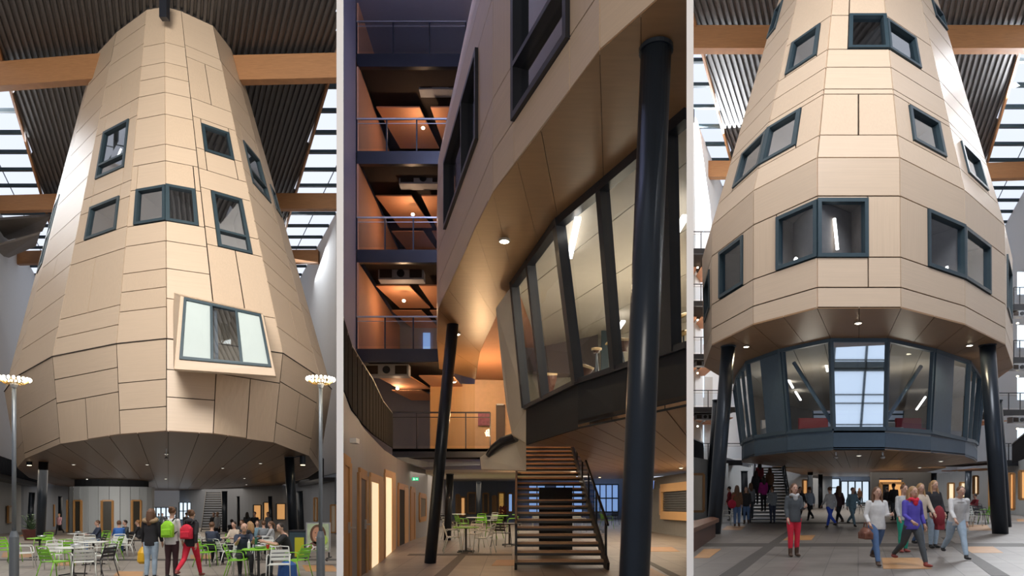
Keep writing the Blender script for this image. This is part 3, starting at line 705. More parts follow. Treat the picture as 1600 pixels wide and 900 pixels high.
for k, fc in FU3.items():
    e = 1 if k < -1 else 0
    if k == -1: rows = [0.] + [211.] ; ys = [211, 147, 139, 105, 77, 24]; vs = sorted(fc.vy(y, 0) for y in ys); v2 = [((v, (.5,)) if i == 0 else v) for i, v in enumerate(vs)]
    elif k in (-2, 0): v2 = sorted(fc.vy(y, e) for y in (211, 147, 139, 105, 77, 24))
    else: v2 = sorted(fc.vy(y, e) for y in ([262, 200, 190, 155, 125, 60, 20] if k in (-3, 1) else [310, 255, 210, 160, 120, 60]))
    clad_facet(c3, fc, [0.] + [v for v in v2 if 0 < (v[0] if isinstance(v, tuple) else v) < 1] + [.62, .75, .88, 1.], W3u[k])
for k, fc in FL3.items():
    clad_facet(c3, fc, [0., fc.vy(449, 0) if k == -1 else .14, .34, .745, 1.], W3l[k])
c3.build('cladding', [M_PH, M_PV], T3)
for fc, w, o in wl: window(T3, fc, w, o['g'], .11, o.get('transom'), None, o.get('lamp'))
bk = MB(); seq = [3, 4, 5, 6, 7, 8, 9, -4]
for a, b in zip(seq[:-1], seq[1:]):
    for lo, hi in ((SB, SK), (SK, ST)): bk.face(lo[a], lo[b], hi[b], hi[a])
bk.build('rear_cladding', M_PH, T3)
o3 = list(range(-4, 10)); q = MB(); q.prism([ST[k] for k in o3], (0, 0, .2)); q.build('top_deck', M_ROOF, T3)
# soffit ring between the panelled edge and the glass drum
DT = {-1: (1298, 529), 0: (1386, 529), -2: (1219, 545.5), 1: (1461, 545.5), -3: (1168, 564), 2: (1514, 564), -4: (1152, 587), 3: (1531, 588), -5: (1147, 607), 4: (1537, 608)}
DG = {-1: (1302, 670, 22.42), 0: (1383, 670, 22.42), -2: (1230, 675, 24.2), 1: (1454, 675, 24.2), -3: (1179, 683, 26.6), 2: (1508, 687, 26.6), -4: (1163, 690, 29.4), 3: (1522, 690, 29.4), -5: (1159, 695, 32.5), 4: (1527, 695, 32.5)}
top = {k: H3.ph(x, y, 5.24) for k, (x, y) in DT.items()}; gb = {k: H3.at(x, y, Y) for k, (x, y, Y) in DG.items()}
bb = {k: H3.L(p.x - H3.a * p.y, p.y, 1.38) for k, p in gb.items()}
backs = [(5.0, 38), (3, 42), (-3, 42), (-5.0, 38)]
for j, (lx, Y) in enumerate(backs):
    top[5 + j] = H3.L(lx, Y, 5.24); gb[5 + j] = H3.L(lx * .96, Y, 2.2); bb[5 + j] = H3.L(lx * .96, Y, 1.38)
sj = MB(); ring = [(SB[k]) for k in range(-4, 4)]
def seg(a0, a1, b0, b1, m, nsp):
    for i in range(nsp):
        u0, u1 = i / nsp + .004, (i + 1) / nsp - .004
        m.prism([a0.lerp(a1, u0), a0.lerp(a1, u1), b0.lerp(b1, u1), b0.lerp(b1, u0)], (0, 0, .05))
for k in range(-4, 3):
    ia, ib = (k if k < 0 else k), (k + 1)
    seg(SB[k], SB[k + 1], top[k], top[k + 1], sj, 2)
ob = [SB[k] for k in range(3, 10)] + [SB[-4]]; ib_ = [top[3], top[4], top[5], top[6], top[7], top[8], top[-5], top[-4]]
for i in range(7): seg(ob[i], ob[i + 1], ib_[i], ib_[i + 1], sj, 1)
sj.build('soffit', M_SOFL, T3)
q = MB(); cs = H3.L(0, 28, 5.24); q.prism([cs.lerp(SB[k], .98) + Vector((0, 0, .07)) for k in o3], (0, 0, .08)); q.build('soffit_backing', M_JOINT, T3)
# drum glazing
od = list(range(-5, 9)); DR = {k: Facet(gb[k], gb[k + 1], top[k], top[k + 1]) for k in range(-5, 4)}
solid = {-3: (.42, 1.), 1: (0., .52)}
for k, fc in DR.items():
    f = MB(); a, b = gb[k], gb[k + 1]; wd = .11
    f.bar(gb[k], top[k], wd, .16, fc.n); f.bar(a, b, .13, .14); f.bar(top[k] - Vector((0, 0, .06)), top[k + 1] - Vector((0, 0, .06)), .14, .14)
    if k == 3: f.bar(gb[4], top[4], wd, .16, fc.n)
    if k in (-5, -4, 2, 3): f.bar(gb[k].lerp(gb[k + 1], .5), top[k].lerp(top[k + 1], .5), .08, .12, fc.n)
    if k == -2: f.bar(fc.pt(.06, 0), fc.pt(.06, 1), .1, .12, fc.n)
    if k == 0: f.bar(fc.pt(.95, 0), fc.pt(.95, 1), .1, .12, fc.n)
    w_ = f.build('glazing_frame', mat('slate window frame', (.06, .10, .14), .4), T3)
    u0, u1 = 0., 1.
    if k in solid:
        s0, s1 = solid[k]; g = MB(); g.prism([fc.pt(s0, 0), fc.pt(s1, 0), fc.pt(s1, 1), fc.pt(s0, 1)], fc.n * .04); g.build('solid_panel', M_BAND, T3)
        u0, u1 = (0., s0) if s0 > 0 else (s1, 1.)
    g = MB(); g.prism([fc.pt(u0, 0, -.03), fc.pt(u1, 0, -.03), fc.pt(u1, 1, -.03), fc.pt(u0, 1, -.03)], fc.n * .02); g.build('pane', M_MIRR if k == -1 else M_GLASS, w_)
bd = MB()
for k in range(-5, 4): f2 = Facet(bb[k], bb[k + 1], gb[k], gb[k + 1]); slab(bd, f2, 0, 1, 0, 1, .006, 0, .06)
for a, b in zip([4, 5, 6, 7, 8], [5, 6, 7, 8, -5]): bd.prism([bb[a], bb[b], gb[b], gb[a]], (0, .02, 0))
bd.build('base_band', M_BAND, T3)
# room inside the drum
rm = MB(); rm.prism([bb[k] + Vector((0, 0, .62)) for k in od], (0, 0, .08)); rm.build('room_floor', M_GREY, T3)
rc = MB(); plank_soffit(rc, [(top[k] * .985 + gb[k] * .015) + Vector((0, 0, -.02)) for k in od], 1.2, lambda p: p.x - H3.a * p.y, .03); rc.build('room_ceiling', M_CEIL, T3)
rb = MB()
for a, b in ((4, 5), (5, 6), (7, 8), (8, -5)): rb.prism([gb[a], gb[b], top[b], top[a]], (0, .05, 0))
rb.build('room_wall', mat('warm grey room wall', (.30, .24, .19), .8), T3)
# glazed rear of the drum, the sky shows through it
gr = MB(); A, B, C_, D_ = gb[6], gb[7], top[7], top[6]
for v in (0., .1, .2, .28, .45, .62, .76, .9, 1.): gr.bar(A.lerp(D_, v), B.lerp(C_, v), .07, .1)
for u in (0., .25, .4, .5, .6, .75, 1.): gr.bar(A.lerp(B, u), D_.lerp(C_, u), .07, .1, (0, 1, 0))
gr.bar(A.lerp(D_, .53), B.lerp(C_, .53), .5, .1); gr.build('rear_glazing_frame', M_FRAME, T3)
g = MB(); g.prism([A, B, C_, D_], (0, .03, 0)); g.build('rear_pane', M_GLASS, T3)
for (a, b, p, q_) in ((-2, -1, .12, .88), (0, 1, .9, .1)):
    fc = DR[a]; m = MB(); m.tube([fc.pt(p, .82, -.35), fc.pt(q_, .02, -.35)] if a == -2 else [fc.pt(.93, .80, -.35), fc.pt(.12, .02, -.35)], .07, 12); m.build('diagonal_brace', mat('blue grey tube', (.16, .22, .27), .4), T3, smooth=True)
for (x0, y0, x1, y1, Y) in ((1287, 552, 1293, 580, 26), (1230, 590, 1239, 606, 30), (1243, 612, 1251, 625, 33), (1446, 620, 1432, 640, 33), (1391, 550, 1389, 572, 26), (1194, 604, 1196, 606, 28)):
    m = MB(); m.bar(H3.at(x0, y0, Y), H3.at(x1, y1, Y + 1), .08, .06); m.build('strip_lamp', M_STRIP, T3)
for (x, y, w, h_, Y, c, nm, lb) in ((1275, 662, 46, 20, 30, (.28, .02, .03), 'red_sofa', 'low red sofa behind the left braced window of the drum'), (1425, 660, 40, 16, 31, (.28, .02, .03), 'red_sofa', 'low red sofa behind the right braced window of the drum'),
                                    (1398, 664, 13, 11, 26, (.5, .5, .5), 'equipment_case', 'small white case on the sill right of the drum centre pane'), (1197, 664, 8, 18, 28, (.5, .45, .42), 'stand', 'white stand inside the left narrow pane of the drum')):
    p = H3.at(x, y, Y); zf = H3.L(0, Y, 1.38).z + .70; t = thing(nm, Vector((p.x, p.y, zf)), lb, 'furniture'); W_, Hh = w * Y / F, (p.z - zf) + h_ * Y / F / 2
    m = MB(); m.box((p.x, p.y, zf + Hh * .3), (W_, .7, Hh * .6)); m.build('seat' if 'sofa' in nm else 'body', mat(nm + ' material', c, .6), t, bevel=.03)
    m = MB(); m.box((p.x, p.y + .3, zf + Hh * .5), (W_, .15, Hh)); m.build('backrest' if 'sofa' in nm else 'back_panel', mat(nm + ' material', c, .6), t, bevel=.03)
# underside of the drum
us = MB(); plank_soffit(us, [bb[k] for k in od], .5, lambda p: p.x - H3.a * p.y, .04, .006); us.build('underside', M_SOFL, T3)
q = MB(); q.prism([bb[k] + Vector((0, 0, .06)) for k in od], (0, 0, .05)); q.build('underside_backing', M_JOINT, T3)
wall('ceiling', H3, [(-5.5, 41, 1.38), (5.6, 41, 1.38), (5.6, 74, 1.5), (-5.5, 74, 1.5)], M_SOFL, (0, 0, .1))
for x, y, w in ((1341, 504, 'in the middle of the ring soffit over the centre pane'), (1166, 541, 'beside the left front column'), (1515, 539, 'beside the right front column')):
    downlight(H3, x, y, 5.22, 'warm glowing downlight ' + w, .09, M_LAMPS, 60)
for x, y, w in ((1470, 720, 'near the right rim of the drum underside'), (1437, 730, 'right of the pendant camera'), (1342, 711, 'over the far entrance')):
    downlight(H3, x, y, 1.36, 'small round downlight ' + w, .09, m=mat('dim white lamp', (1, .93, .8), emit=1.2))
for (x, y, w) in ((1379, 706, 'under the drum edge right of centre'), (1306, 706, 'under the drum edge left of centre')):
    q = MB(); p = H3.at(x, y, 23.5); q.tube([p, p - Vector((0, 0, .16))], .03); q.ell(p - Vector((0, 0, .2)), (.08, .08, .07)); tag(q.build('security_camera', M_ALU), 'small dome camera ' + w, 'camera')
column(H3, 1138, 543, 1115, 834, 23.2, .245, 'front left leaning column with its foot by the long bench', M_COLB)
column(H3, 1543, 541, 1563, 834, 23.2, .245, 'front right leaning column beside the white copier', M_COLB)
column(H3, 1119, 626, 1107, 807, 36, .20, 'second left column just behind the front left one', M_COLB)
column(H3, 1557, 627, 1572, 826, 27.5, .2, 'second right column just behind the front right one', M_COLB)
column(H3, 1266, 737, 1266, None, 52, .2, 'straight column left of the far entrance, thicker one', M_COLB)
column(H3, 1282, 742, 1282, None, 56, .18, 'straight column closest to the far glazed entrance', M_COLB)
column(H3, 1163, 737, 1164, None, 40, .2, 'column left of the people-filled staircase', M_COLB)
column(H3, 1513, 737, 1511, None, 42, .18, 'dark column between lit windows right of the grey core', M_COLB)
column(H3, 1459, 740, 1459, None, 46, .18, 'dark column at the right corner of the grey core', M_COLB)
# ------------------------------------------------------------------ shell of hall three
wall('wall_left', H3, [(-11.2, 44, 2.8), (-12.4, 92, 2.8), (-12.4, 92, 25.6), (-11.2, 44, 25.6)], M_WHITE, (-.1, .1, 0))
wall('wall_right', H3, [(14.2, 24, 2.8), (14.2, 92, 2.8), (14.2, 92, 25.6), (14.2, 24, 25.6)], M_WHITE, (.3, 0, 0))
wall('wall_back', H3, [(edge_lx(H3, 1079, 92), 92, 2.), (20, 92, 2.), (20, 92, 20), (edge_lx(H3, 1079, 92), 92, 20)], M_WHITE, (0, .3, 0))
wall('wall_right', H3, [(10.4, 37, -1.7), (10.4, 37, 2.0), (8.6, 60, 1.6), (8.6, 60, -1.7)], M_GREY, (.2, .1, 0))
wall('wall_back', H3, [(8.6, 60, -1.7), (8.6, 60, 1.6), (5, 72, 1.4), (5, 72, -1.7)], M_GREY, (.1, .2, 0))
wall('wall_left', H3, [(-8.6, 33.5, -1.7), (-8.6, 33.5, 1.7), (-7.8, 48, 1.6), (-7.8, 48, -1.7)], M_GREY, (-.05, .1, 0))
wall('wall_left', H3, [(-8.4, 50, -1.7), (-8.4, 50, 1.9), (-3.0, 74, 1.6), (-3.0, 74, -1.7)], M_GREY, (-.1, .1, 0))
glazing(H3, 1284, 1312, 748, 790, 74, M_LITB, 2, 3, 'bright window with glazing bars at the far left of the entrance')
glazing(H3, 1314, 1358, 752, 786, 74, M_LITB, 4, 1, 'bright glazed entrance doors with two people at the far end')
wall('wall_back', H3, [(-4.3, 75, -1.7), (5.2, 75, -1.7), (5.2, 75, 1.6), (-4.3, 75, 1.6)], M_GREYB, (0, .2, 0))
# rectangular core with the lit doorway
KC = thing('service_core', H3.gz(1412, 44), 'dark panelled service core with a lit doorway under the right part of the drum', 'core')
q = MB(); a, b = H3.at(1362, 738, 44), H3.at(1455, 738, 44); zf = H3.gz(0, 44).z
for x0, x1, z0 in ((1362, 1374, None), (1411, 1455, None), (1374, 1411, 747)):
    p0, p1 = H3.at(x0, 738, 44), H3.at(x1, 738, 44); zz = zf if z0 is None else H3.at(0, z0, 44).z
    q.prism([Vector((p0.x, 44, zz)), Vector((p1.x, 44, zz)), p1, p0], (0, .2, 0))
q.prism([Vector((b.x, 44, zf)), Vector((b.x + 1.6, 50, zf)), Vector((b.x + 1.6, 50, b.z)), Vector((b.x, 44, b.z))], (-.2, .1, 0)); q.build('wall_panels', mat('dark bronze panel', (.10, .095, .09), .5, scale=1, stretch=(4, 4, .2)), KC)
f = MB(); A = [H3.at(1376, 784, 43.9), H3.at(1411, 784, 43.9), H3.at(1411, 755, 43.9), H3.at(1376, 755, 43.9)]
for z in (0, 1): A[z].z = zf
for i in (1, 2, 3): f.bar(A[i], A[(i + 1) % 4], .16, .2, (0, 1, 0))
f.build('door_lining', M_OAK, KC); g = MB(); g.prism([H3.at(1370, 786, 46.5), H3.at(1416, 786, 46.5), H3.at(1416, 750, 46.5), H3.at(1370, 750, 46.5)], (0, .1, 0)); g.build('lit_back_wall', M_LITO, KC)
g = MB(); g.box((A[0].x + .3, 44, (A[0].z + A[3].z) / 2), (.6, .1, (A[3].z - A[0].z))); g.build('door', M_BLACKV, KC)
for x0, x1, y0, y1, Y, lb in ((1481, 1490, 755, 780, 56, 'small lit window with oak lining, first right of the core'), (1500, 1508, 754, 777, 50, 'lit window with oak lining left of the dark column'), (1521, 1527, 744, 772, 46, 'tall narrow oak window between far chairs and right column')):
    lob(x0, x1, y0, y1, Y - .4, M_LIT, lb, H3)
for x0, x1, y0, y1, Y, lb in ((1546, 1553, 743, 796, 39.5, 'tall oak lined doorway left of the right columns'), (1576, 1583, 740, 796, 36.6, 'oak lined doorway right of the right columns'), (1593, 1604, 736, 780, 35, 'oak framed window above the white copier')):
    lob(x0, x1, y0, y1, Y, M_LITO, lb, H3, 'lined_doorway' if '_' or 0 else '')
lob(1080.5, 1099, 741, 799, 33.2, M_CREAM, 'wide pale doorway with oak lining at the left edge by the bench', H3, 'lined_doorway')
for x0, x1, lb in ((1144, 1148, 'far narrow dark window above the seated group'), (1254, 1261, 'orange lit window seen right of the stairs')):
    lob(x0, x1, 750, 772, 60, M_LITO if x0 > 1200 else M_DARKIN, lb, H3)
# ------------------------------------------------------------------ stacked balconies (halls two and three)
def balcony(h, x0, x1, y, Y, dep, label, ac=(), side=None, ceil_=True, lamp=None, px_up=155, fascia=15, post=3, wallx=None, backm=None, e=0, panels=2, glassm=None, sidep=False, backwin=None):
    """x0,x1: edges in image columns at the front edge; y: row of the deck's top edge"""
    sc = Y / F; t = thing('balcony', h.at(x0, y, Y), label, 'balcony'); A, B = h.at(x0, y, Y), h.at(x1, y, Y); d = Vector((0, dep, 0)); fz = fascia * sc
    m = MB(); m.prism([A - Vector((0, 0, fz)), B - Vector((0, 0, fz)), B, A], (0, .18, 0)); m.build('fascia', M_STEEL, t)
    m = MB(); m.prism([A + Vector((0, .18, -.12)), B + Vector((0, .18, -.12)), B + Vector((0, .18, 0)), A + Vector((0, .18, 0))], d); m.build('deck', M_JOINT, t)
    hr = 50 * sc if px_up > 100 else 1.05
    m = MB(); m.bar(A + Vector((0, 0, hr)), B + Vector((0, 0, hr)), .05, .05); m.bar(A + Vector((0, 0, hr - .16)), B + Vector((0, 0, hr - .16)), .02, .02); m.build('handrail', M_ALU if px_up > 100 else M_STEEL, t)
    for i in range(post + 1):
        p = A.lerp(B, min(1, max(0, i / post))); m = MB(); m.bar(p, p + Vector((0, 0, hr)), .05, .03, (0, 1, 0)); m.build('post', M_STEEL, t)
    m = MB(); m.prism([A + Vector((0, .03, .1)), B + Vector((0, .03, .1)), B + Vector((0, .03, hr - .2)), A + Vector((0, .03, hr - .2))], (0, .012, 0)); m.build('glass_panel', M_GRAIL, t)
    fl = Vector((0, 0, -fz - .1))
    if ceil_:
        k = 2.2; n = panels; w = (B - A).x
        for r, (d0, d1) in enumerate(((k, k + 2.9), (k + 3.3, dep))):
            for i in range(n):
                a = A.lerp(B, (i + .05) / n); b = A.lerp(B, (i + .92) / n); m = MB()
                m.prism([a + fl + Vector((.18 * i + .12, d0, 0)), b + fl + Vector((.18 * i + .12, d0, 0)), b + fl + Vector((.55, d1, 0)), a + fl + Vector((.55, d1, 0))], (0, 0, .05)); m.build('ceiling_panel', M_ORP, t)
    for (ax0, ax1, ay0, ay1) in ac:
        p = h.at((ax0 + ax1) / 2, (ay0 + ay1) / 2, Y + 1.9); w_, h_ = (ax1 - ax0) * (Y + 1.9) / F, (ay1 - ay0) * (Y + 1.9) / F
        m = MB(); m.box(p, (w_, .5, h_)); u = m.build('air_handling_unit', mat('grey sheet metal', (.34, .36, .40), .5), t)
        for sx_ in (-.33, .33):
            m = MB(); m.box(p + Vector((sx_ * w_, -.26, 0)), (w_ * .27, .04, h_ * .72)); m.build('grille', M_JOINT, u)
        m = MB(); m.lathe(p + Vector((0, -.25, 0)), [(h_ * .33, 0), (h_ * .33, .05)], 18, (0, -1, 0)); m.build('fan', M_STEEL, u)
    if lamp:
        p = h.at(lamp[0], lamp[1], lamp[2]); m = MB(); m.ell(p, (.07, .07, .05), 12, 8); m.build('lamp', M_LAMPS, t)
        if e: light('POINT', 'gallery_lamp', p - Vector((0, .1, .25)), e, (1, .62, .36), None, .08)
    if backm:
        m = MB(); m.prism([A + d, B + d, B + d + Vector((0, 0, hr * 2.9)), A + d + Vector((0, 0, hr * 2.9))], (0, .1, 0)); m.build('rear_wall', backm, t)
        if backwin:
            bx0, bx1, by0, by1 = backwin; q = [h.at(bx0, by1, Y + dep - .1), h.at(bx1, by1, Y + dep - .1), h.at(bx1, by0, Y + dep - .1), h.at(bx0, by0, Y + dep - .1)]; m = MB(); m.prism(q, (0, .05, 0)); m.build('rear_window', M_LITD if px_up > 100 else M_LITB, t)
    if sidep:
        m = MB(); m.prism([A, A + d, A + d + Vector((0, 0, hr * 2.7)), A + Vector((0, 0, hr * 2.7))], (.06, 0, 0)); m.build('side_wall_panel', M_ORP, t)
    return t
ordw = ['topmost', 'second from the top', 'third from the top', 'fourth from the top', 'lowest']
for i, y in enumerate((388, 470, 553, 636, 719)):
    balcony(H3, 1079.5, 1127 if i < 3 else 1160, y, 40.5, 6, '%s balcony at the left edge behind the glass-based tower' % ordw[i], ac=((1086, 1114, y + 12, y + 20),) if i in (2, 3) else (), px_up=80, fascia=8, lamp=(1090, y + 30, 43), backm=M_WHITE, e=0, panels=2, backwin=(1086, 1100, y - 55, y - 15))
for i, y in enumerate((475, 558, 640, 719)):
    balcony(H3, 1558 if i > 1 else 1584, 1612, y, 40.5, 6, '%s balcony at the right edge behind the glass-based tower' % ordw[i + 1 if i == 3 else i], ac=((1578, 1606, y + 12, y + 21),), px_up=80, fascia=9, lamp=(1590, y + 30, 43), backm=M_WHITE, panels=2, backwin=(1590, 1600, y - 50, y - 15))
M_RAILP = mat('matt black railing panel', (.006, .006, .008), .85, spec=.15)
def black_rail(h, pts, label, n=40):
    t = thing('curved_railing', pts[0][0], label, 'railing'); m = MB(); r = MB()
    for (a0, b0), (a1, b1) in zip(pts[:-1], pts[1:]):
        k = max(2, int((a1 - a0).length / .5))
        for i in range(k):
            u0, u1 = i / k + .02 / k, (i + 1) / k - .1 / k; m.prism([a0.lerp(a1, u0), a0.lerp(a1, u1), b0.lerp(b1, u1), b0.lerp(b1, u0)], (.04, .02, 0))
        r.bar(b0, b1, .07, .07)
    m.build('infill_panel', M_RAILP, t); r.build('handrail', M_ALU, t); return t
black_rail(H3, [(H3.at(1079.6, 722, 33), H3.at(1079.6, 684, 33)), (H3.at(1098, 726, 37), H3.at(1098, 692, 37)), (H3.at(1099, 724, 40), H3.at(1099, 700, 40))], 'black curved gallery railing left of the front left column')
black_rail(H3, [(H3.at(1581, 724, 39), H3.at(1581, 694, 39)), (H3.at(1603, 716, 34), H3.at(1603, 676, 34))], 'black curved gallery railing right of the right columns')
# staircase with people, bench, copier
staircase(H3, 1172, 1236, 31.0, H3.gz(0, 31).z, 1180, 1222, 39, H3.L(0, 39, 1.36).z, 18, 'open staircase rising under the glass-based drum, crowded with students', M_STEEL, mat('pale stair nosing bright', (.55, .52, .46), .5), dep=.25)
BE = thing('long_bench', H3.g(1100, 850), 'long dark timber bench with a slanted end at the lower left of the right hall', 'bench')
m = MB(); pA, pB = H3.g(1080, 872), H3.g(1121, 836); zt = .92
P = [H3.g(1079.4, 866), H3.g(1118, 838.5), H3.g(1111, 834), H3.g(1079.4, 846)]
m.prism(P, (0, 0, .5)); m.build('body', mat('dark stained timber', (.07, .028, .018), .5, var=.2, stretch=(1, 1, 14)), BE)
m = MB(); m.prism([p + Vector((0, 0, .5)) for p in (P[0] + Vector((0, -.0, 0)), P[1] + Vector((.12, .0, 0)), P[2] + Vector((.1, .2, 0)), P[3])], (0, 0, .12)); m.build('seat', mat('brown timber seat', (.13, .06, .035), .45, var=.2, stretch=(1, 10, 1)), BE)
p = H3.g(1593, 803); CPY = thing('copier', p, 'white office copier cabinet at the far right beside the columns', 'copier')
m = MB(); m.box(p + Vector((.15, .3, .45)), (.75, .6, .8)); m.build('cabinet', mat('white copier plastic', (.6, .62, .64), .4), CPY, bevel=.02)
m = MB(); m.box(p + Vector((.15, .3, .93)), (.8, .62, .14)); m.build('lid', M_FRAME, CPY, bevel=.02)
for z in (.25, .5, .72): m = MB(); m.box(p + Vector((.15, -.01, z)), (.7, .02, .02)); m.build('drawer', M_JOINT, CPY)

# glazed street front of the right hall, behind the photographer: it is what the drum's middle pane mirrors
ST_ = thing('street_front', Vector((33, -16, 0)), 'tall glazed street front with steel transoms mirrored in the drum centre pane', 'window')
m = MB(); m.prism([Vector((24, -16, 0)), Vector((44, -16, 0)), Vector((44, -16, 15)), Vector((24, -16, 15))], (0, -.1, 0)); m.build('pane', mat('daylit street front glass', (.60, .74, .95), var=.12, scale=.12, emit=1.0), ST_)
f = MB()
for z in (0, 1.2, 2.0, 2.5, 3.2, 5.2, 6.0, 8.4, 9.2, 11, 12, 13, 15): f.bar(Vector((24, -15.9, z)), Vector((44, -15.9, z)), .2, .12)
f.bar(Vector((24, -15.9, 8.6)), Vector((44, -15.9, 8.6)), .2, .9)
for x in range(24, 45, 3): f.bar(Vector((x, -15.9, 0)), Vector((x, -15.9, 15)), .14, .2, (0, 1, 0))
f.build('frame', M_FRAME, ST_)
# ================================================================== HALL TWO: close under the tower at dusk
h = H2
T2 = thing('overhanging_tower', H2.at(860, 300, 9), 'beech clad tower overhang seen from close below in the dusk hall', 'tower')
V = {0: (1079, -52, 5.12), 1: (937, 78, 6.07), 2: (770, 300, 8.9), 3: (684.5, 483, 14.4), 4: (682.5, 533, 17.3), 5: (686, 577, 21.1)}
ob = {k: H2.at(x, y, Y) for k, (x, y, Y) in V.items()}; ob[0] = H2.ph(1076.8, -46, 4.25)
for k in ob: ob[k].z = CAMZ + 4.25
ctr = Vector((1.9, 22, 0))
def up(p, H, k=1.): q = ctr.lerp(Vector((p.x, p.y, 0)), k); return Vector((q.x, q.y, CAMZ + H))
kr = {k: up(p, 7.6) for k, p in ob.items()}; tr_ = {k: up(p, 16, .62) for k, p in ob.items()}
tr_[0] = kr[0] + Vector((0, 0, 6)); tr_[1] = up(ob[1], 13, .9)
tr_[3] = kr[3] + (H2.at(738, 0, 14.6) - kr[3]) * 2.0; tr_[2] = up(ob[2], 14, .8); tr_[4] = tr_[3] + Vector((.4, 3, 0)); tr_[5] = tr_[3] + Vector((.8, 6, 0))
FA = {k: Facet(ob[k + 1], ob[k], kr[k + 1], kr[k]) for k in range(5)}; FB = {k: Facet(kr[k + 1], kr[k], tr_[k + 1], tr_[k]) for k in range(5)}
W2 = {k: [] for k in range(5)}; wl.clear()
v_ = lambda H: (H - 4.25) / 3.35
def uof(fc, x, H):
    lo, hi = 0., 1.
    for _ in range(40):
        mid = (lo + hi) / 2
        if proj(fc.pt(mid, v_(H)))[0] < x: lo = mid
        else: hi = mid
    return lo
f1, f2 = FA[1], FA[2]
W2[1].append([uof(f1, 803, 4.9), uof(f1, 890, 4.9), v_(4.79), 1.]); wl.append((f1, W2[1][0], dict(g=M_GREFL, transom=.24)))
W2[2].append([uof(f2, 696, 5.9), uof(f2, 747, 5.9), v_(5.57), v_(6.98)]); wl.append((f2, W2[2][0], dict(g=M_GREFL, mull=.62)))
cm = MB()
for k, fc in FA.items(): clad_facet(cm, fc, [0., v_(4.8), v_(5.55), v_(6.98), 1.] if k != 3 else [0., v_(4.8), v_(5.55), 1.], W2[k], .009)
for k, fc in FB.items(): clad_facet(cm, fc, [0., .1, .22, .36, .5, 1.], [], .009)
cm.build('cladding', [M_PH, M_PV], T2)
for fc, w, o in wl: window(T2, fc, w, o['g'], .08, o.get('transom'), o.get('mull'), None, 1.2, fm=M_STEEL)
# soffit
I = {0: (1077, 170), 1: (943, 279), 2: (872, 343), 3: (803, 440)}
ib = {k: H2.ph(x, y, 4.25) for k, (x, y) in I.items()}
ib[4] = H2.ph(775, 497, 4.25); ib[5] = H2.ph(760, 527, 4.25); ib[6] = H2.ph(750, 551, 4.25); ib[7] = H2.ph(743, 593, 4.25)
sp = MB()
def sg(a, b, c, d): # quad panel with a small gap
    cc_ = (a + b + c + d) / 4; q = [p + (cc_ - p).normalized() * .012 for p in (a, b, c, d)]; sp.prism(q, (0, 0, .04))
o01 = ob[0].lerp(ob[1], .5); sg(ob[0], o01, ib[0].lerp(ib[1], .5), ib[0]); sg(o01, ob[1], ib[1], ib[0].lerp(ib[1], .5))
m12 = H2.ph(845, 203, 4.25); m12b = H2.ph(808, 252, 4.25); sg(ob[1], m12, ib[2], ib[1]); sg(m12, m12b, H2.ph(842, 385, 4.25), ib[2]); sg(m12b, ob[2], ib[3], H2.ph(842, 385, 4.25))
m23 = H2.ph(743, 355, 4.25); m23b = H2.ph(718, 412, 4.25); m23c = H2.ph(700, 452, 4.25)
sg(ob[2], m23, H2.ph(783, 476, 4.25), ib[3]); sg(m23, m23b, ib[4], H2.ph(783, 476, 4.25)); sg(m23b, m23c, ib[5], ib[4]); sg(m23c, ob[3], ib[6], ib[5])
sg(ob[3], ob[4], H2.ph(746, 575, 4.25), ib[6]); sg(ob[4], ob[5], ib[7], H2.ph(746, 575, 4.25))
sp.build('soffit', M_SOFL, T2)
far = [Vector((p.x, p.y, p.z + .06)) for p in [ob[k] for k in range(6)]] + [Vector((5.2, 22, CAMZ + 4.31)), Vector((2.9, 10.4, CAMZ + 4.31))]
far = [Vector((1.6, 14, CAMZ + 4.31)).lerp(p, .985) for p in far]; q = MB(); q.prism(far, (0, 0, .06)); q.build('soffit_backing', M_JOINT, T2)
q = MB(); q.prism([ib[3] + Vector((0, 0, .0)), ib[4], ib[5], ib[6], ib[7], Vector((2.2, 23.5, CAMZ + 4.25)), Vector((2.2, 16, CAMZ + 4.25))], (0, 0, .05)); q.build('inner_soffit', M_ORP, T2)
# glazed music room below the soffit
top = [ib[0], ib[2], ib[3]]; g0 = H2.at(1076.9, 539, 7.55); g2 = H2.at(903, 597, 9.95); g3 = H2.at(822, 637, 12.9)
ROOM = thing('glazed_music_room', H2.at(822, 700, 12.9), 'glazed music room with slanted black mullions under the dusk tower', 'room')
FG = [Facet(g2, g0, ib[2], ib[0]), Facet(g3, g2, ib[3], ib[2])]
def mull(fc, u, w, dep=.16):
    f = MB(); f.bar(fc.pt(u, 0), fc.pt(u, 1), w, dep, fc.n); return f.build('mullion', M_STEEL, ROOM)
def uu(fc, x, v):
    lo, hi = -.2, 1.2
    for _ in range(40):
        mid = (lo + hi) / 2
        if proj(fc.pt(mid, v))[0] < x: lo = mid
        else: hi = mid
    return lo
mull(FG[1], 0., .13); mull(FG[1], .42, .11); mull(FG[1], 1., .17); mull(FG[0], uu(FG[0], 952, .5), .11); mull(FG[0], uu(FG[0], 1043, .5), .26)
f = MB()
for fc in FG: f.bar(fc.pt(0, 1) - Vector((0, 0, .06)), fc.pt(1, 1) - Vector((0, 0, .06)), .14, .14); f.bar(fc.pt(0, 0), fc.pt(1, 0), .12, .08)
f.build('rail', M_STEEL, ROOM)
for fc in FG: g = MB(); g.prism([fc.pt(0, 0, -.03), fc.pt(1, 0, -.03), fc.pt(1, 1, -.03), fc.pt(0, 1, -.03)], fc.n * .01); g.build('pane', M_GLASS, ROOM)
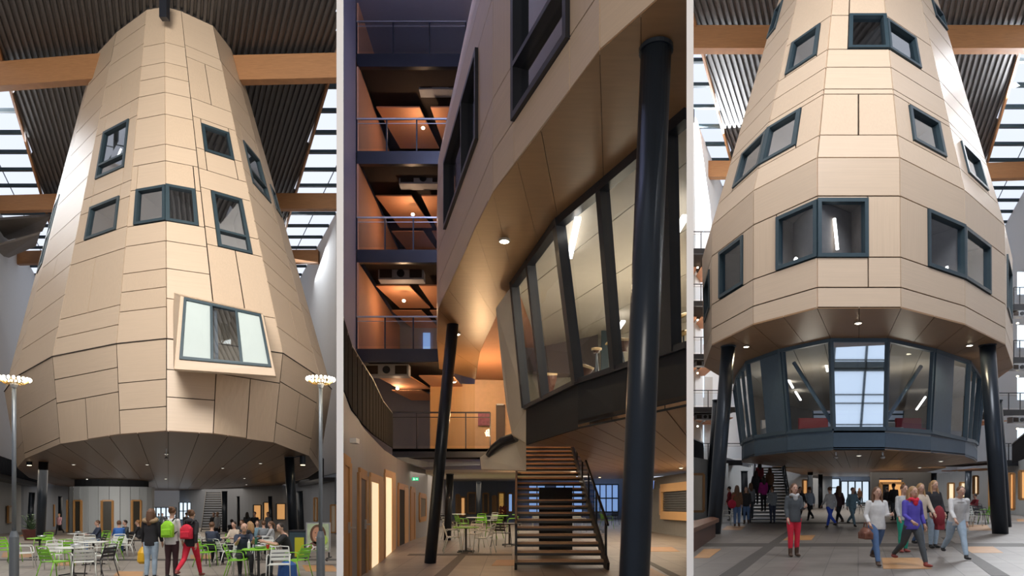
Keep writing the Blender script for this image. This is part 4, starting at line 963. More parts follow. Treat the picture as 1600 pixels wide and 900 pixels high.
b3 = H2.at(822, 696, 13.0); b2 = H2.at(903, 671, 9.95); b15 = H2.at(970, 655, 8.8); b0 = H2.at(1076.9, 631, 7.45)
for a in (b3, b2, b15, b0): a.z = CAMZ + 1.08
gm = g2.lerp(g0, .45)
for (a, b, c, d) in ((b3, b2, g2, g3), (b2, b15, gm, g2), (b15, b0, g0, gm)): m = MB(); m.prism([a, b, c, d], (.03, .05, 0)); m.build('base_band', M_BANDD, ROOM)
# its interior
zc = CAMZ + 4.24; X = Vector
fl = [X((g3.x + .1, g3.y, CAMZ + 1.5)), X((g2.x + .1, g2.y + .1, CAMZ + 1.5)), X((g0.x, g0.y + .1, CAMZ + 1.5)), X((4.2, 15.4, CAMZ + 1.5)), X((.85, 18.6, CAMZ + 1.5))]
m = MB(); m.prism(fl, (0, 0, .06)); m.build('room_floor', M_GREY, ROOM)
cp = [ib[3] + X((.05, .1, -.03)), ib[2] + X((.05, .1, -.03)), ib[0] + X((0, .1, -.03)), X((4.25, 15.4, zc)), X((.85, 18.8, zc))]
m = MB(); plank_soffit(m, cp, 1.2, lambda p: p.x * .9 + p.y * .35, .02, .01); m.build('room_ceiling', M_CEIL, ROOM)
m = MB(); m.prism([X((.35, 18.7, CAMZ + 1.5)), X((4.25, 15.4, CAMZ + 1.5)), X((4.25, 15.4, zc)), X((.35, 18.7, zc))], (.05, .1, 0)); m.build('room_wall', M_CREAM, ROOM)
m = MB(); m.prism([g3 + X((.02, .1, 0)), X((.35, 18.7, CAMZ + 1.5)), X((.35, 18.7, zc)), ib[3] + X((.02, .1, 0))], (-.05, 0, 0)); m.build('room_wall', M_CREAM, ROOM)
m = MB(); m.prism([H2.at(812, 578, 18.1), H2.at(858, 590, 18.1), H2.at(936, 588, 16.6), H2.at(934, 519, 16.6), H2.at(858, 512, 18.1), H2.at(812, 505, 18.1)], (0, .03, 0)); m.build('acoustic_board', mat('mauve grey acoustic board', (.17, .145, .15), .8), ROOM)
m = MB(); m.prism([H2.at(939, 590, 16.2), H2.at(952, 588, 16.2), H2.at(948, 492, 16.2), H2.at(940, 495, 16.2)], (0, .06, 0)); m.build('corner_post', M_FRAME, ROOM)
for (x0, y0, x1, y1, Y0, Y1) in ((903, 341, 890, 402, 9.3, 10.9), (1071, 338, 1045, 382, 8.8, 10.0), (974, 502, 963, 518, 14.5, 15.2)):
    a, b = H2.at(x0, y0, Y0), H2.at(x1, y1, Y1); m = MB(); m.bar(a, b, .09, .05); m.build('strip_lamp', M_STRIP, ROOM)
light('AREA', 'room_strip_light', (2.3, 11.5, CAMZ + 4.0), 95, (1, .80, .56), (2.1, 11.9, 0), 2.2, 2.2)
light('POINT', 'room_bounce', (1.9, 12.2, CAMZ + 2.6), 60, (1, .80, .56), None, .5)
# drums
WD = mat('dark drum wood', (.10, .035, .02), .4); SKN = mat('drum skin', (.55, .38, .2), .5); GOLD = mat('brass cymbal', (.5, .33, .12), .3, metal=.9)
zf = CAMZ + 1.56
def drum(x, y, Y, r, hh, label, tilt=0., nm='djembe', stand=True):
    p = H2.at(x, y, Y); t = thing(nm, X((p.x, p.y, zf)), label, 'drum'); ax = X((math.sin(tilt), -.2 * math.cos(tilt), math.cos(tilt))).normalized()
    m = MB(); m.lathe(p - ax * hh / 2, [(r * .6, 0), (r * .55, hh * .3), (r, hh * .8), (r, hh)], 20, ax); m.build('shell', WD, t, smooth=False)
    m = MB(); m.lathe(p + ax * hh / 2, [(r * 1.05, -.03), (r * 1.05, .01), (r * .2, .02)], 20, ax); m.build('head', SKN, t)
    m = MB()
    for k in range(3): a = 2 * PI * k / 3; m.tube([p - ax * hh * .3, X((p.x + r * math.cos(a), p.y + r * math.sin(a), zf))], .012, 6)
    m.build('stand', M_GALV, t)
drum(858, 603, 13.4, .16, .5, 'dark djembe with hanging braid behind the lowest left pane'); drum(914, 582, 10.9, .12, .22, 'small tan bongo behind the thick mullion', .3, 'bongo_drum')
drum(972, 540, 10.4, .15, .2, 'tom drum seen left of the big column', 0, 'tom_drum'); drum(1030, 533, 9.6, .15, .22, 'tom drum seen right of the big column', 0, 'tom_drum')
drum(932, 548, 11.5, .09, .08, 'small round practice drum left of the big column', 0, 'practice_drum')
for (x, y, Y, lb) in ((1062, 494, 8.9, 'tilted brass cymbal at the right edge of the glazing'), (1068, 520, 8.7, 'lower brass cymbal at the right edge of the glazing'), (955, 533, 11.2, 'flat cymbal left of the big column')):
    p = H2.at(x, y, Y); t = thing('cymbal', X((p.x, p.y, zf)), lb, 'cymbal'); m = MB(); m.lathe(p, [(.12, -.012), (.115, .0), (.03, .02), (.01, .04)], 24, (-.45, -.35, .82)); m.build('plate', GOLD, t)
    m = MB(); m.tube([p, X((p.x, p.y, zf))], .012, 6); m.build('stand', M_GALV, t)
# curved white stair parapet
PR = thing('stair_parapet', H2.at(800, 680, 13.2), 'cream plastered slab wall standing between arch and glazed music room', 'wall')
m = MB(); P = [H2.at(775, 482, 13.6), H2.at(803, 441, 12.9), H2.at(822, 640, 13.1), H2.at(821, 692, 13.1), H2.at(800, 678, 14.2), H2.at(792, 640, 14.2), H2.at(787, 600, 14.0)]
m.prism(P, (0, .25, 0)); m.build('slab', M_CREAM, PR)
m = MB(); m.prism([H2.at(750, 715, 16), H2.at(771, 699, 15.8), H2.at(800, 679, 15.5), H2.at(822, 695, 15.2), H2.at(822, 735, 15.2), H2.at(752, 733, 16)], (0, .3, 0)); m.build('apron', M_CREAM, PR)
m = MB(); m.tube([H2.at(762, 712, 15.7), H2.at(771, 701, 15.6), H2.at(785, 690, 15.4), H2.at(806, 683, 15.2)], [.06, .1, .12, .12], 12); m.build('edge_beam', M_STEEL, PR)
# ceiling behind/below: timber underside over the stairs
US = thing('timber_underside', H2.ph(960, 700, 1.08), 'sloping strip timber ceiling behind the big front column', 'ceiling')
eA, eB = H2.ph(822, 698.5, 1.08), H2.ph(897, 699.5, 1.08)
polys = [[b3, b2, b15, eB, eA], [b15, b0, H2.ph(1074.5, 742, 1.08), H2.ph(1060, 743, 1.08), H2.ph(960, 749, 1.08), H2.ph(925, 749, 1.08), eB]]
m = MB(); m2 = MB()
for poly in polys:
    plank_soffit(m, [p + X((0, 0, .02)) for p in poly], .35, lambda p: p.x * .8 + p.y * -.28, .04, .006); m2.prism([p + X((0, 0, .08)) for p in poly], (0, 0, .05))
m.build('planks', M_SOFL, US); m2.build('backing', M_JOINT, US)
m = MB(); P = [H2.ph(672, 752, .62), H2.ph(800, 752, .62), H2.ph(1000, 754, .62), H2.ph(1000, 758, .55), H2.ph(800, 759, .55), H2.ph(680, 757, .55)]
struct('ceiling', MB().prism([H2.at(665, 738, 24), H2.at(900, 738, 24), H2.at(900, 752, 48), H2.at(672, 752, 48)], (0, 0, .1)), M_CREAM)
# columns
column(H2, 1025, 82, 985, 1044, 6.02, .142, 'large dark column in the foreground in front of the music room', M_COLB)
column(H2, 708.5, 496, 672, 880, 15.7, .145, 'slim dark column leaning at the left of the dusk hall', M_COLB)
column(H2, 703, 742, 699, 844, 24.2, .14, 'dark column behind the tables just right of the slim leaning one', M_COLB)
column(H2, 748, 754, 747, None, 37, .14, 'farther dark column above the white chairs', M_COLB)
# staircase
staircase(H2, 806, 950, 14.2, 0, 807.5, 893, 23.4, 3.47, 20, 'wide open-tread timber staircase between glass balustrades', mat('oak stair tread', (.50, .30, .16), .4, var=.15, stretch=(1, 8, 8)), M_STEEL, dep=.36)
q = MB(); q.box((H2.at(868, 0, 18.5).x, 18.5, .95), (.95, .3, 1.9)); tag(q.build('stair_pier', M_BANDD), 'dark pier standing under the middle of the wide staircase', 'pier')
# left ground floor wall with doors
wp = [(540, 12.0), (567, 13.4), (600, 17.0), (620, 21.0), (645, 24.6), (668, 27.2), (700, 44)]
hp = {540: 612, 567: 668, 600: 703, 620: 716, 645: 727, 668: 735, 700: 752}
P3 = [(H2.gz(x, Y), H2.at(x, hp[x], Y)) for x, Y in wp]
P3[0] = (H2.gz(533.5, 11.6), H2.at(533.5, 606, 11.6))
mw = MB()
for (a0, b0), (a1, b1) in zip(P3[:-1], P3[1:]): mw.prism([a0, a1, b1, b0], (-.02, .1, 0))
struct('wall_left', mw, mat('mauve grey wall panel', (.30, .30, .33), .6, var=.04, scale=1, stretch=(3, 3, .3)))
def wallY(x):
    for (xa, Ya), (xb, Yb) in zip([(533.5, 11.6)] + wp[1:], wp[1:]):
        if xa <= x <= xb: return 1 / (1 / Ya + (1 / Yb - 1 / Ya) * (x - xa) / (xb - xa))
    return wp[-1][1]
def door2(x0, x1, yt0, yt1, m, lb, yb=None, open_=None, handle=False, sill=None):
    Ya, Yb = wallY(x0) - .06, wallY(x1) - .06
    if sill is None: c = [H2.gz(x0, Ya), H2.gz(x1, Yb), H2.at(x1, yt1, Yb), H2.at(x0, yt0, Ya)]
    else: c = [H2.at(x0, sill[0], Ya), H2.at(x1, sill[1], Yb), H2.at(x1, yt1, Yb), H2.at(x0, yt0, Ya)]
    t = thing('lined_window' if sill else 'lined_doorway', c[0], lb, 'window' if sill else 'door'); f = MB()
    for i in range(4):
        if i == 0 and sill is None: continue
        f.bar(c[i], c[(i + 1) % 4], .2, .07, (c[1] - c[0]).cross(X((0, 0, 1))))
    f.build('lining', M_OAKL if m in (M_LIT, M_CREAM) else M_OAK, t); nn = (c[1] - c[0]).cross(X((0, 0, 1))).normalized() * .04
    g = MB(); g.prism([p + nn * .4 for p in c], nn * -.3); d = g.build('door_leaf' if sill is None else 'pane', m, t)
    if open_: # oak reveal seen obliquely on the far side
        u = open_; g = MB(); q = [c[0].lerp(c[1], u), c[1], c[2], c[3].lerp(c[2], u)]; g.prism([p + nn for p in q], nn * -.4); g.build('reveal', M_OAKL, t)
    if handle: g = MB(); p = c[0].lerp(c[1], .55) + X((0, 0, 1.05)) + nn * 1.5; g.bar(p, p + X((.12, 0, 0)), .03, .03); g.bar(p + X((0, 0, -.1)), p + X((0, 0, .1)), .04, .02, (0, 1, 0)); g.build('handle', M_ALU, d)
    return t
door2(534.5, 545.5, 716, 724, M_OAK, 'oak door cut by the left edge of the dusk hall', handle=True)
door2(560.5, 571.5, 738, 744, mat('dark door leaf', (.10, .07, .06), .5), 'dark door with oak lining and silver handle, second on the left wall', handle=True)
door2(577.5, 597, 745, 752, M_LIT, 'brightly lit doorway with deep oak reveal, third on the left wall', open_=.6)
door2(600.5, 616.5, 739, 744, M_LIT, 'tallest cream lit doorway on the left wall', open_=.6)
door2(622, 636.5, 759, 763, M_BLACKV, 'doorway with a dark drinks machine, left of the slim column', open_=.6)
door2(641.5, 647.5, 764, 766, M_OAK, 'narrow oak door just left of the grey framed window')
door2(655.5, 665, 773.5, 776, M_DARKIN, 'small oak lined window at the far end of the left wall', sill=(812, 810))
q = MB(); q.box(H2.at(544, 689, 11.9) + X((.12, .0, 0)), (.12, .25, .09)); tag(q.build('wall_sensor', M_WHITE), 'small white box fixed high on the mauve wall at far left', 'sensor')
# exit sign: green with white running figure and arrow
EX = thing('exit_sign', H2.at(649, 753, 24.4), 'small green illuminated exit sign with white figure on the left wall', 'sign'); p = H2.at(649, 748.5, 24.2)
m = MB(); m.box(p, (.24, .04, .12)); m.build('panel', mat('exit green', (.02, .55, .25), emit=.9), EX)
m = MB(); m.ell(p + X((-.05, -.03, .035)), (.012, .01, .012), 8, 6); m.bar(p + X((-.055, -.03, .02)), p + X((-.045, -.03, -.01)), .02, .02); m.bar(p + X((-.045, -.03, -.01)), p + X((-.075, -.03, -.045)), .012, .012); m.bar(p + X((-.045, -.03, -.01)), p + X((-.02, -.03, -.04)), .012, .012)
m.bar(p + X((.01, -.03, 0)), p + X((.08, -.03, 0)), .014, .014); m.bar(p + X((.06, -.03, .025)), p + X((.085, -.03, 0)), .012, .012); m.bar(p + X((.06, -.03, -.025)), p + X((.085, -.03, 0)), .012, .012); m.build('symbol', mat('exit white', (1, 1, 1), emit=1.2), EX)
# black gallery railing above the left wall
black_rail(H2, [(H2.at(533.6, 608, 11.7), H2.at(533.6, 496, 11.7)), (H2.at(547, 640, 12.3), H2.at(547, 541, 12.3)), (H2.at(563, 662, 13.3), H2.at(563, 567, 13.3)), (H2.at(580, 678, 15), H2.at(580, 593, 15)), (H2.at(597, 690, 17), H2.at(597, 628, 17)), (H2.at(612, 700, 20), H2.at(612, 647, 20))], 'black curved gallery railing at the left of the dusk hall')
# upper side wall
q = MB(); q.prism([H2.at(532.8, 1000, 20.5), X((-5.47, 22.4, -.5)), X((-5.47, 22.4, 22)), H2.at(532.8, -400, 20.5)], (-.02, .1, 0)); struct('wall_left', q, M_LAV)
q = MB(); q.prism([H2.at(535, 744, 33), H2.at(1000, 744, 33), H2.at(1000, -200, 33), H2.at(535, -200, 33)], (0, .2, 0)); struct('wall_back', q, M_LAV)
q = MB(); q.prism([H2.L(-8.8, 13, 17), H2.L(edge_lx(H2, 1077, 13), 13, 17), H2.L(9.5, 36, 17), H2.L(-9.5, 36, 17)], (0, 0, .2))
q = MB(); q.prism([X((-.9, 3.5, 19)), X((.9, 3.5, 19)), X((9.5, 36, 19)), X((-9.4, 36, 19))], (0, 0, .2)); struct('ceiling', q, M_LAV)
for i, (y, x1) in enumerate(((84, 722), (236, 692), (390, 684), (545, 684))):
    ac = (((656, 722, 129, 146),), ((625, 700, 275, 292),), ((593, 663, 422, 440),), ((572, 640, 571, 589),))[i]
    lamp = ((661, 200, 25.2), (645, 335, 25.2), (631, 470, 25.2), (621, 607, 27))[i]
    balcony(H2, 557.5, x1 + 6, y, 22.5, 8.3, '%s of the four stacked balconies in the dusk hall' % ordw[i].replace('fourth from the top', 'lowest'), ac=ac, fascia=20, lamp=lamp, e=(38, 38, 38, 30)[i], backm=M_LAV, panels=2, sidep=True, backwin=((655, 690, 90, 96), (0, 0, 0, 0), (652, 668, 210, 240), (661, 672, 520, 545))[i] if i != 1 else None)
# bridge
BR = thing('bridge', H2.at(690, 713, 23), 'dark steel footbridge with glass and rail balustrade leading to the stairs', 'bridge'); A, B = H2.at(613, 701, 22.5), H2.at(766, 701, 22.5); A2, B2 = A + X((0, 4.5, 0)), B + X((0, 4.5, 0))
m = MB(); m.prism([A, B, B - X((0, 0, .3)), A - X((0, 0, .3))], (0, .2, 0)); m.build('edge_beam', M_STEEL, BR)
m = MB(); m.prism([A, B, B2, A2], (0, 0, -.1)); m.build('deck', M_JOINT, BR)
m = MB(); m.bar(H2.at(617, 716, 23.5), H2.at(664, 726, 24.5), .3, .2); m.bar(H2.at(664, 726, 24.5), H2.at(750, 724, 24.5), .2, .16); m.build('under_beam', M_ALU, BR)
m = MB(); m.bar(A + X((0, 0, 1.27)), B + X((0, 0, 1.27)), .05, .05); m.bar(A + X((0, 0, 1.1)), B + X((0, 0, 1.1)), .03, .03); m.build('handrail', M_STEEL, BR)
for i in range(5): p = A.lerp(B, i / 4.); m = MB(); m.bar(p, p + X((0, 0, 1.27)), .04, .04, (0, 1, 0)); m.build('post', M_STEEL, BR)
m = MB(); m.prism([A + X((0, .04, .1)), B + X((0, .04, .1)), B + X((0, .04, 1.05)), A + X((0, .04, 1.05))], (0, .01, 0)); m.build('glass_panel', M_GRAIL, BR)
# lit wall behind the bridge
q = MB(); q.prism([H2.at(672, 702, 27), H2.at(742, 702, 27), H2.at(742, 600, 27), H2.at(672, 600, 27)], (0, .2, 0)); struct('wall_back', q, M_OAKL)
q = MB(); q.prism([H2.at(742, 702, 27), H2.at(800, 702, 27), H2.at(800, 500, 27), H2.at(742, 500, 27)], (0, .2, 0)); struct('wall_back', q, mat('peach lit plaster', (.72, .47, .27), .7))
PO = thing('wall_poster', H2.at(756, 666, 26.9), 'small red and purple patterned poster on the lit wall above the bridge', 'poster')
m = MB(); m.prism([H2.at(747, 665, 26.9), H2.at(765, 665, 26.9), H2.at(765, 645, 26.9), H2.at(747, 645, 26.9)], (0, .03, 0)); m.build('sheet', mat('mottled red purple print', (.30, .07, .12), .5, var=.45, scale=9), PO)
DK = thing('dark_door', H2.at(782, 700, 26.93), 'dark door at the right end of the lit wall above the bridge', 'door'); m = MB(); m.prism([H2.at(775, 703, 26.93), H2.at(789, 703, 26.93), H2.at(789, 632, 26.93), H2.at(775, 632, 26.93)], (0, .05, 0)); m.build('leaf', mat('dark door leaf', (.10, .07, .06), .5), DK)
m = MB(); m.bar(H2.at(776, 632, 26.75), H2.at(787, 632, 26.75), .06, .06); m.build('door_closer', M_ALU, DK)
light('POINT', 'bridge_lamp', H2.at(745, 600, 24.5), 170, (1, .66, .36), None, .2); light('POINT', 'passage_lamp', H2.at(752, 645, 19.5), 190, (1, .62, .32), None, .15)
for (x, y, w, e) in ((788, 375, 'glowing brightly in the timber soffit left of the mullions', 110), (714, 521, 'small bright one right of the slim column top', 40), (709, 596, 'lowest one in the arch beside the slim column', 25)):
    downlight(H2, x, y, 4.22, 'warm round downlight ' + w, .075, M_LAMPS, e, col=(1, .75, .45))
for (x, y, w) in ((1016, 718, 'right of the big column'), (1064, 730, 'under the planks at the right edge'), (937, 745, 'beyond the stairs, smallest one')):
    downlight(H2, x, y, 1.06, 'small flat downlight in the timber planks ' + w, .07, m=mat('warm dim lamp', (1, .8, .5), emit=3), e=90, col=(1, .78, .5))
# far ground floor
q = MB(); q.prism([H2.gz(668, 48), H2.gz(1000, 48), H2.at(1000, 745, 48), H2.at(668, 745, 48)], (0, .2, 0)); struct('wall_back', q, M_GREYB)
q = MB(); q.prism([H2.g(1008, 829), H2.gz(1077.3, 25.5), H2.at(1077.3, 738, 25.5), H2.at(1008, 748, 32)], (0, .1, 0)); struct('wall_right', q, mat('olive grey wall panel', (.22, .21, .19), .6))
q = MB(); q.prism([H2.g(1008, 829), H2.at(1008, 748, 32), H2.at(975, 752, 48), H2.gz(975, 48)], (.05, .0, 0)); struct('wall_right', q, M_GREY)
glazing(H2, 928, 966, 757, 800, 47.6, M_LITD, 4, 2, 'dusk blue glazed entrance seen right of the staircase'); glazing(H2, 826, 852, 757, 806, 47.6, M_LITD, 2, 2, 'dusk blue window seen between the stair treads on the left'); glazing(H2, 868, 910, 757, 806, 47.6, M_LITD, 3, 2, 'dusk blue window seen between the stair treads on the right')
for x0, x1, y0, y1, m_, lb in ((713, 718, 773, 812, M_OAK, 'narrow oak door right of the dark middle column'), (720, 727, 777, 806, M_LITO, 'small oak lined lit opening beside the narrow oak door'), (731, 744, 770, 802, M_DARKIN, 'dark shuttered window with oak edge left of the far column'), (755, 763, 771, 802, M_DARKIN, 'dark window right of the far column'),
                               (770, 775, 775, 805, M_OAK, 'narrow oak lined opening above the far green tables'), (779, 788, 770, 804, mat('amber patterned glass', (.5, .28, .07), var=.4, scale=8, emit=.5), 'amber patterned window with a plant before it'), (794, 801, 771, 800, M_LITD, 'bluish window just left of the staircase')):
    lob(x0, x1, y0, y1, 47.95, m_, lb, H2, w=.12)
SV = thing('serving_hatch', H2.at(1034, 805, 28), 'oak framed serving hatch with a closed roller shutter on the right wall', 'window'); c = [H2.at(1034, 805, 28.7), H2.at(1076.6, 807, 25.3), H2.at(1076.6, 759, 25.3), H2.at(1034, 763, 28.7)]
f = MB(); [f.bar(c[i], c[(i + 1) % 4], .16, .35, (0, 1, 0) if i % 2 else (0, 0, 1)) for i in (0, 2, 3)]; f.build('frame', M_OAKL, SV)
s = MB()
for i in range(12): v = i / 12; s.prism([c[0].lerp(c[3], v + .01), c[1].lerp(c[2], v + .01), c[1].lerp(c[2], v + .07), c[0].lerp(c[3], v + .07)], (0, .03, 0))
s.build('roller_shutter', mat('dark shutter slats', (.08, .08, .075), .4), SV)
TV = thing('wall_monitor', H2.at(1017, 757, 27), 'small blue glowing monitor angled high on the right wall', 'monitor'); c = [H2.at(1013, 762, 26.6), H2.at(1021, 764, 26.2), H2.at(1022, 751, 26.2), H2.at(1013, 750, 26.6)]
m = MB(); m.prism([p + X((0, .02, 0)) for p in c], (.1, .1, 0)); m.build('housing', M_STEEL, TV); m = MB(); m.prism(c, (0, .015, 0)); m.build('screen', mat('blue screen', (.10, .25, .75), emit=1.3), TV)
# ================================================================== cafe furniture
def make_chair(kind, cm_, label):
    t = thing('cafe_chair', (0, 0, 0), label, 'chair'); r = .0125
    for s in (-1, 1):
        m = MB(); m.tube([(s * .27, .25, 0), (s * .255, .20, .44), (s * .255, .17, .62)], r, 6); m.build('leg', cm_, t, smooth=True, world=False)
        m = MB(); m.tube([(s * .25, -.30, 0), (s * .225, -.17, .44)], r, 6); m.build('leg', cm_, t, smooth=True, world=False)
        m = MB(); m.tube([(s * .255, .17, .62), (s * .257, .12, .655), (s * .255, -.05, .66), (s * .24, -.16, .66), (s * .225, -.22, .62)], r, 6); m.build('armrest', cm_, t, smooth=True, world=False)
    m = MB()
    for s in (-1, 1): m.tube([(s * .225, .22, .44), (s * .22, -.18, .43)], r, 6)
    for i in range(6): m.box((0, .20 - i * .072, .447), (.45, .058, .012))
    m.build('seat', cm_, t, world=False)
    m = MB()
    for s in (-1, 1): m.tube([(s * .215, -.17, .43), (s * .21, -.25, .66), (s * .19, -.31, .83)], r, 6)
    m.tube([(-.19, -.31, .83), (0, -.32, .845), (.19, -.31, .83)], r, 6)
    for i, z in enumerate((.55, .64, .73)): m.bar((-.2, -.205 - i * .031, z), (.2, -.205 - i * .031, z), .014, .068)
    m.build('backrest', cm_, t, world=False); return t
def make_table(cm_, label):
    t = thing('cafe_table', (0, 0, 0), label, 'table')
    m = MB(); m.lathe((0, 0, .715), [(.38, 0), (.395, .008), (.395, .022), (.385, .028)], 36); m.build('table_top', cm_, t, world=False)
    m = MB(); m.lathe((0, 0, .02), [(.045, 0), (.032, .08), (.032, .66), (.10, .69)], 14); m.build('pedestal', M_CHK, t, smooth=False, world=False)
    for k in range(4): a = PI / 4 + k * PI / 2; m = MB(); m.bar((0, 0, .05), (.32 * math.cos(a), .32 * math.sin(a), .02), .05, .03); m.build('foot', M_CHK, t, world=False)
    return t
protos = {}
def chair(h, x, Y, kind, rz, label, group):
    loc = h.gz(x, Y); loc.z += .008
    if kind not in protos:
        t = make_chair(kind, {'w': M_CHW, 'g': M_CHG, 'k': M_CHK}[kind], label); t.location = loc; t.rotation_euler = (0, 0, math.radians(rz)); t['group'] = group; protos[kind] = t; return t
    return copy_thing(protos[kind], loc, math.radians(rz), label, group)
def table(h, x, Y, kind, label, bowl=True, group='round cafe tables'):
    loc = h.gz(x, Y); loc.z += .008; kk = 't' + kind
    if kk not in protos:
        t = make_table({'w': M_CHW, 'g': M_CHG, 'k': M_CHK}[kind], label); t.location = loc; t['group'] = group; protos[kk] = t
    else: copy_thing(protos[kk], loc, 0, label, group)
    if bowl:
        b = MB(); c = loc + Vector((bowl if isinstance(bowl, float) else .03, .05, .743)); b.lathe(c, [(.08, 0), (.13, .03), (.145, .09), (.135, .09), (.11, .03), (.02, .012)], 20)
        tag(b.build('metal_bowl', M_ALU, smooth=True), 'metal bowl on the ' + label, 'bowl', 'metal bowls on cafe tables')
GC = 'slatted cafe chairs'
table(H1, 404, 16.3, 'g', 'lime green round table, between the two seated men'); table(H1, 114, 17.0, 'w', 'front white round table, left of the three students', .06)
table(H1, 146, 20.5, 'w', 'second white round table, just behind the front white one', 0.); table(H1, 62, 24.0, 'g', 'lime green round table, by the left dark column', .05)
table(H1, 121, 30, 'w', 'farthest white round table, in front of the round core', .01); table(H1, 352, 24, 'w', 'white round table, behind the bald seated man', False); table(H1, 340, 30, 'k', 'black round table, behind the jacketed woman', False)
table(H1, 190, 31, 'k', 'black round table, beside the grey round core', False)
for x, Y, k, rz, lb in ((85, 15.9, 'g', -20, 'lime green chair seen from behind left of the front white table'), (131, 15.7, 'w', 35, 'large white chair facing right of the front white table'), (39, 19.6, 'w', -60, 'white chair beside the left lamp post, turned to the green table'),
                        (14, 21.5, 'g', -95, 'lime green chair left of the left lamp post'), (80, 18.6, 'w', -160, 'white chair behind the nearest green chair on the left'), (163, 18.3, 'w', 150, 'white chair right of the second white table'),
                        (158, 16.6, 'k', 80, 'black chair between the two right white chairs of the left group'), (116, 25, 'w', 180, 'white chair with wide backrest in front of the far white table'), (101, 22, 'w', -60, 'small white chair left of the second white table'),
                        (143, 25, 'w', 20, 'white chair at the back of the second white table'), (175, 22.5, 'g', 100, 'lime green chair right of the second white table'), (187, 24.5, 'w', -150, 'white chair near the man in a blue jacket'),
                        (196, 24.8, 'w', 120, 'white chair right of the man in a blue jacket'), (110, 20.3, 'g', 10, 'lime green chair half hidden under the white tables'), (160, 30, 'g', 180, 'far lime green chair before the round core'), (68, 27, 'g', 180, 'lime green chair behind the green table on the left'),
                        (371, 16.6, 'g', -75, 'lime green armchair left of the green table'), (436, 15.0, 'w', -165, 'white chair with its back to the viewer at the green table'), (464, 16.4, 'g', 70, 'lime green chair under the man in the dark polo shirt'),
                        (352, 20.5, 'w', -40, 'white chair just behind the lime green armchair'), (411, 21.5, 'w', 170, 'white chair between the two seated men, farther back'), (362, 25.5, 'g', -150, 'far lime green chair behind the beige-clad woman'),
                        (318, 27, 'w', -30, 'far white chair right of the red backpack'), (322, 20, 'g', -90, 'lime green chair beside the woman in the blue jacket'), (445, 24, 'k', 60, 'black chair behind the man in the dark polo shirt')):
    chair(H1, x, Y, k, rz, lb, GC)
# dusk hall furniture
table(H2, 728, 18.8, 'g', 'lime green round table, foremost in the dusk hall', False); table(H2, 796, 21.5, 'k', 'black round table, beside the staircase in the dusk hall', False)
table(H2, 742, 28, 'w', 'white round table, behind the foremost green one in the dusk hall', False); table(H2, 782, 31, 'g', 'far lime green table, in the dusk hall', False); table(H2, 812, 33, 'g', 'green table, seen through the stair treads', False); table(H2, 716, 34, 'w', 'farthest white table, in the dusk hall', False)
table(H2, 888, 31, 'g', 'green table, behind the right part of the stairs', False)
for x, Y, k, rz, lb in ((708, 18.9, 'w', -80, 'white chair left of the foremost green table in the dusk hall'), (756, 18.5, 'w', 75, 'white chair right of the foremost green table in the dusk hall'), (740, 20.5, 'w', 160, 'white chair behind the foremost green table in the dusk hall'),
                        (783, 21, 'k', -20, 'black chair beside the staircase foot'), (772, 25, 'g', 60, 'lime green chair between tables in the dusk hall'), (704, 25, 'w', -100, 'white chair behind the slim leaning column'), (752, 30, 'g', 180, 'far lime green chair left of the stairs'),
                        (722, 29, 'g', -60, 'lime green chair beside the middle white table'), (768, 33, 'w', 40, 'far white chair beside the far green table'), (800, 29, 'g', 90, 'lime green chair behind the left edge of the stairs'), (840, 33, 'w', 0, 'white chair seen through the stairs on the left'),
                        (868, 34, 'g', 30, 'green chair seen through the middle of the stairs'), (905, 30, 'w', -30, 'white chair seen through the stairs on the right'), (948, 33, 'g', -60, 'lime green chair right of the staircase'), (958, 38, 'k', 20, 'black chair right of the staircase near the far entrance'), (690, 31, 'k', 0, 'black chair just right of the thin column base')):
    chair(H2, x, Y, k, rz, lb, GC)
for x, Y, k, rz, lb in ((1519, 28, 'w', 180, 'white chair behind the walkers on the right'), (1506, 27.5, 'w', 150, 'second white chair partly behind the walker in white'), (1535, 29, 'k', -150, 'black chair beside the right leaning column'), (1543, 30, 'g', 100, 'lime green chair just left of the right column'),
                        (1530, 33, 'k', 160, 'farther black chair behind the white chair on the right'), (1141, 29, 'w', 30, 'white chair left of the woman with the red bag'), (1394, 36, 'k', 0, 'black chair in front of the lit core doorway'), (1345, 42, 'k', 90, 'small black chair near the far entrance')):
    chair(H3, x, Y, k, rz, lb, GC)
table(H3, 1512, 31, 'k', 'black round table, right of the walkers', False); table(H3, 1480, 25, 'k', 'tall steel table, standing behind the walker in white', False)

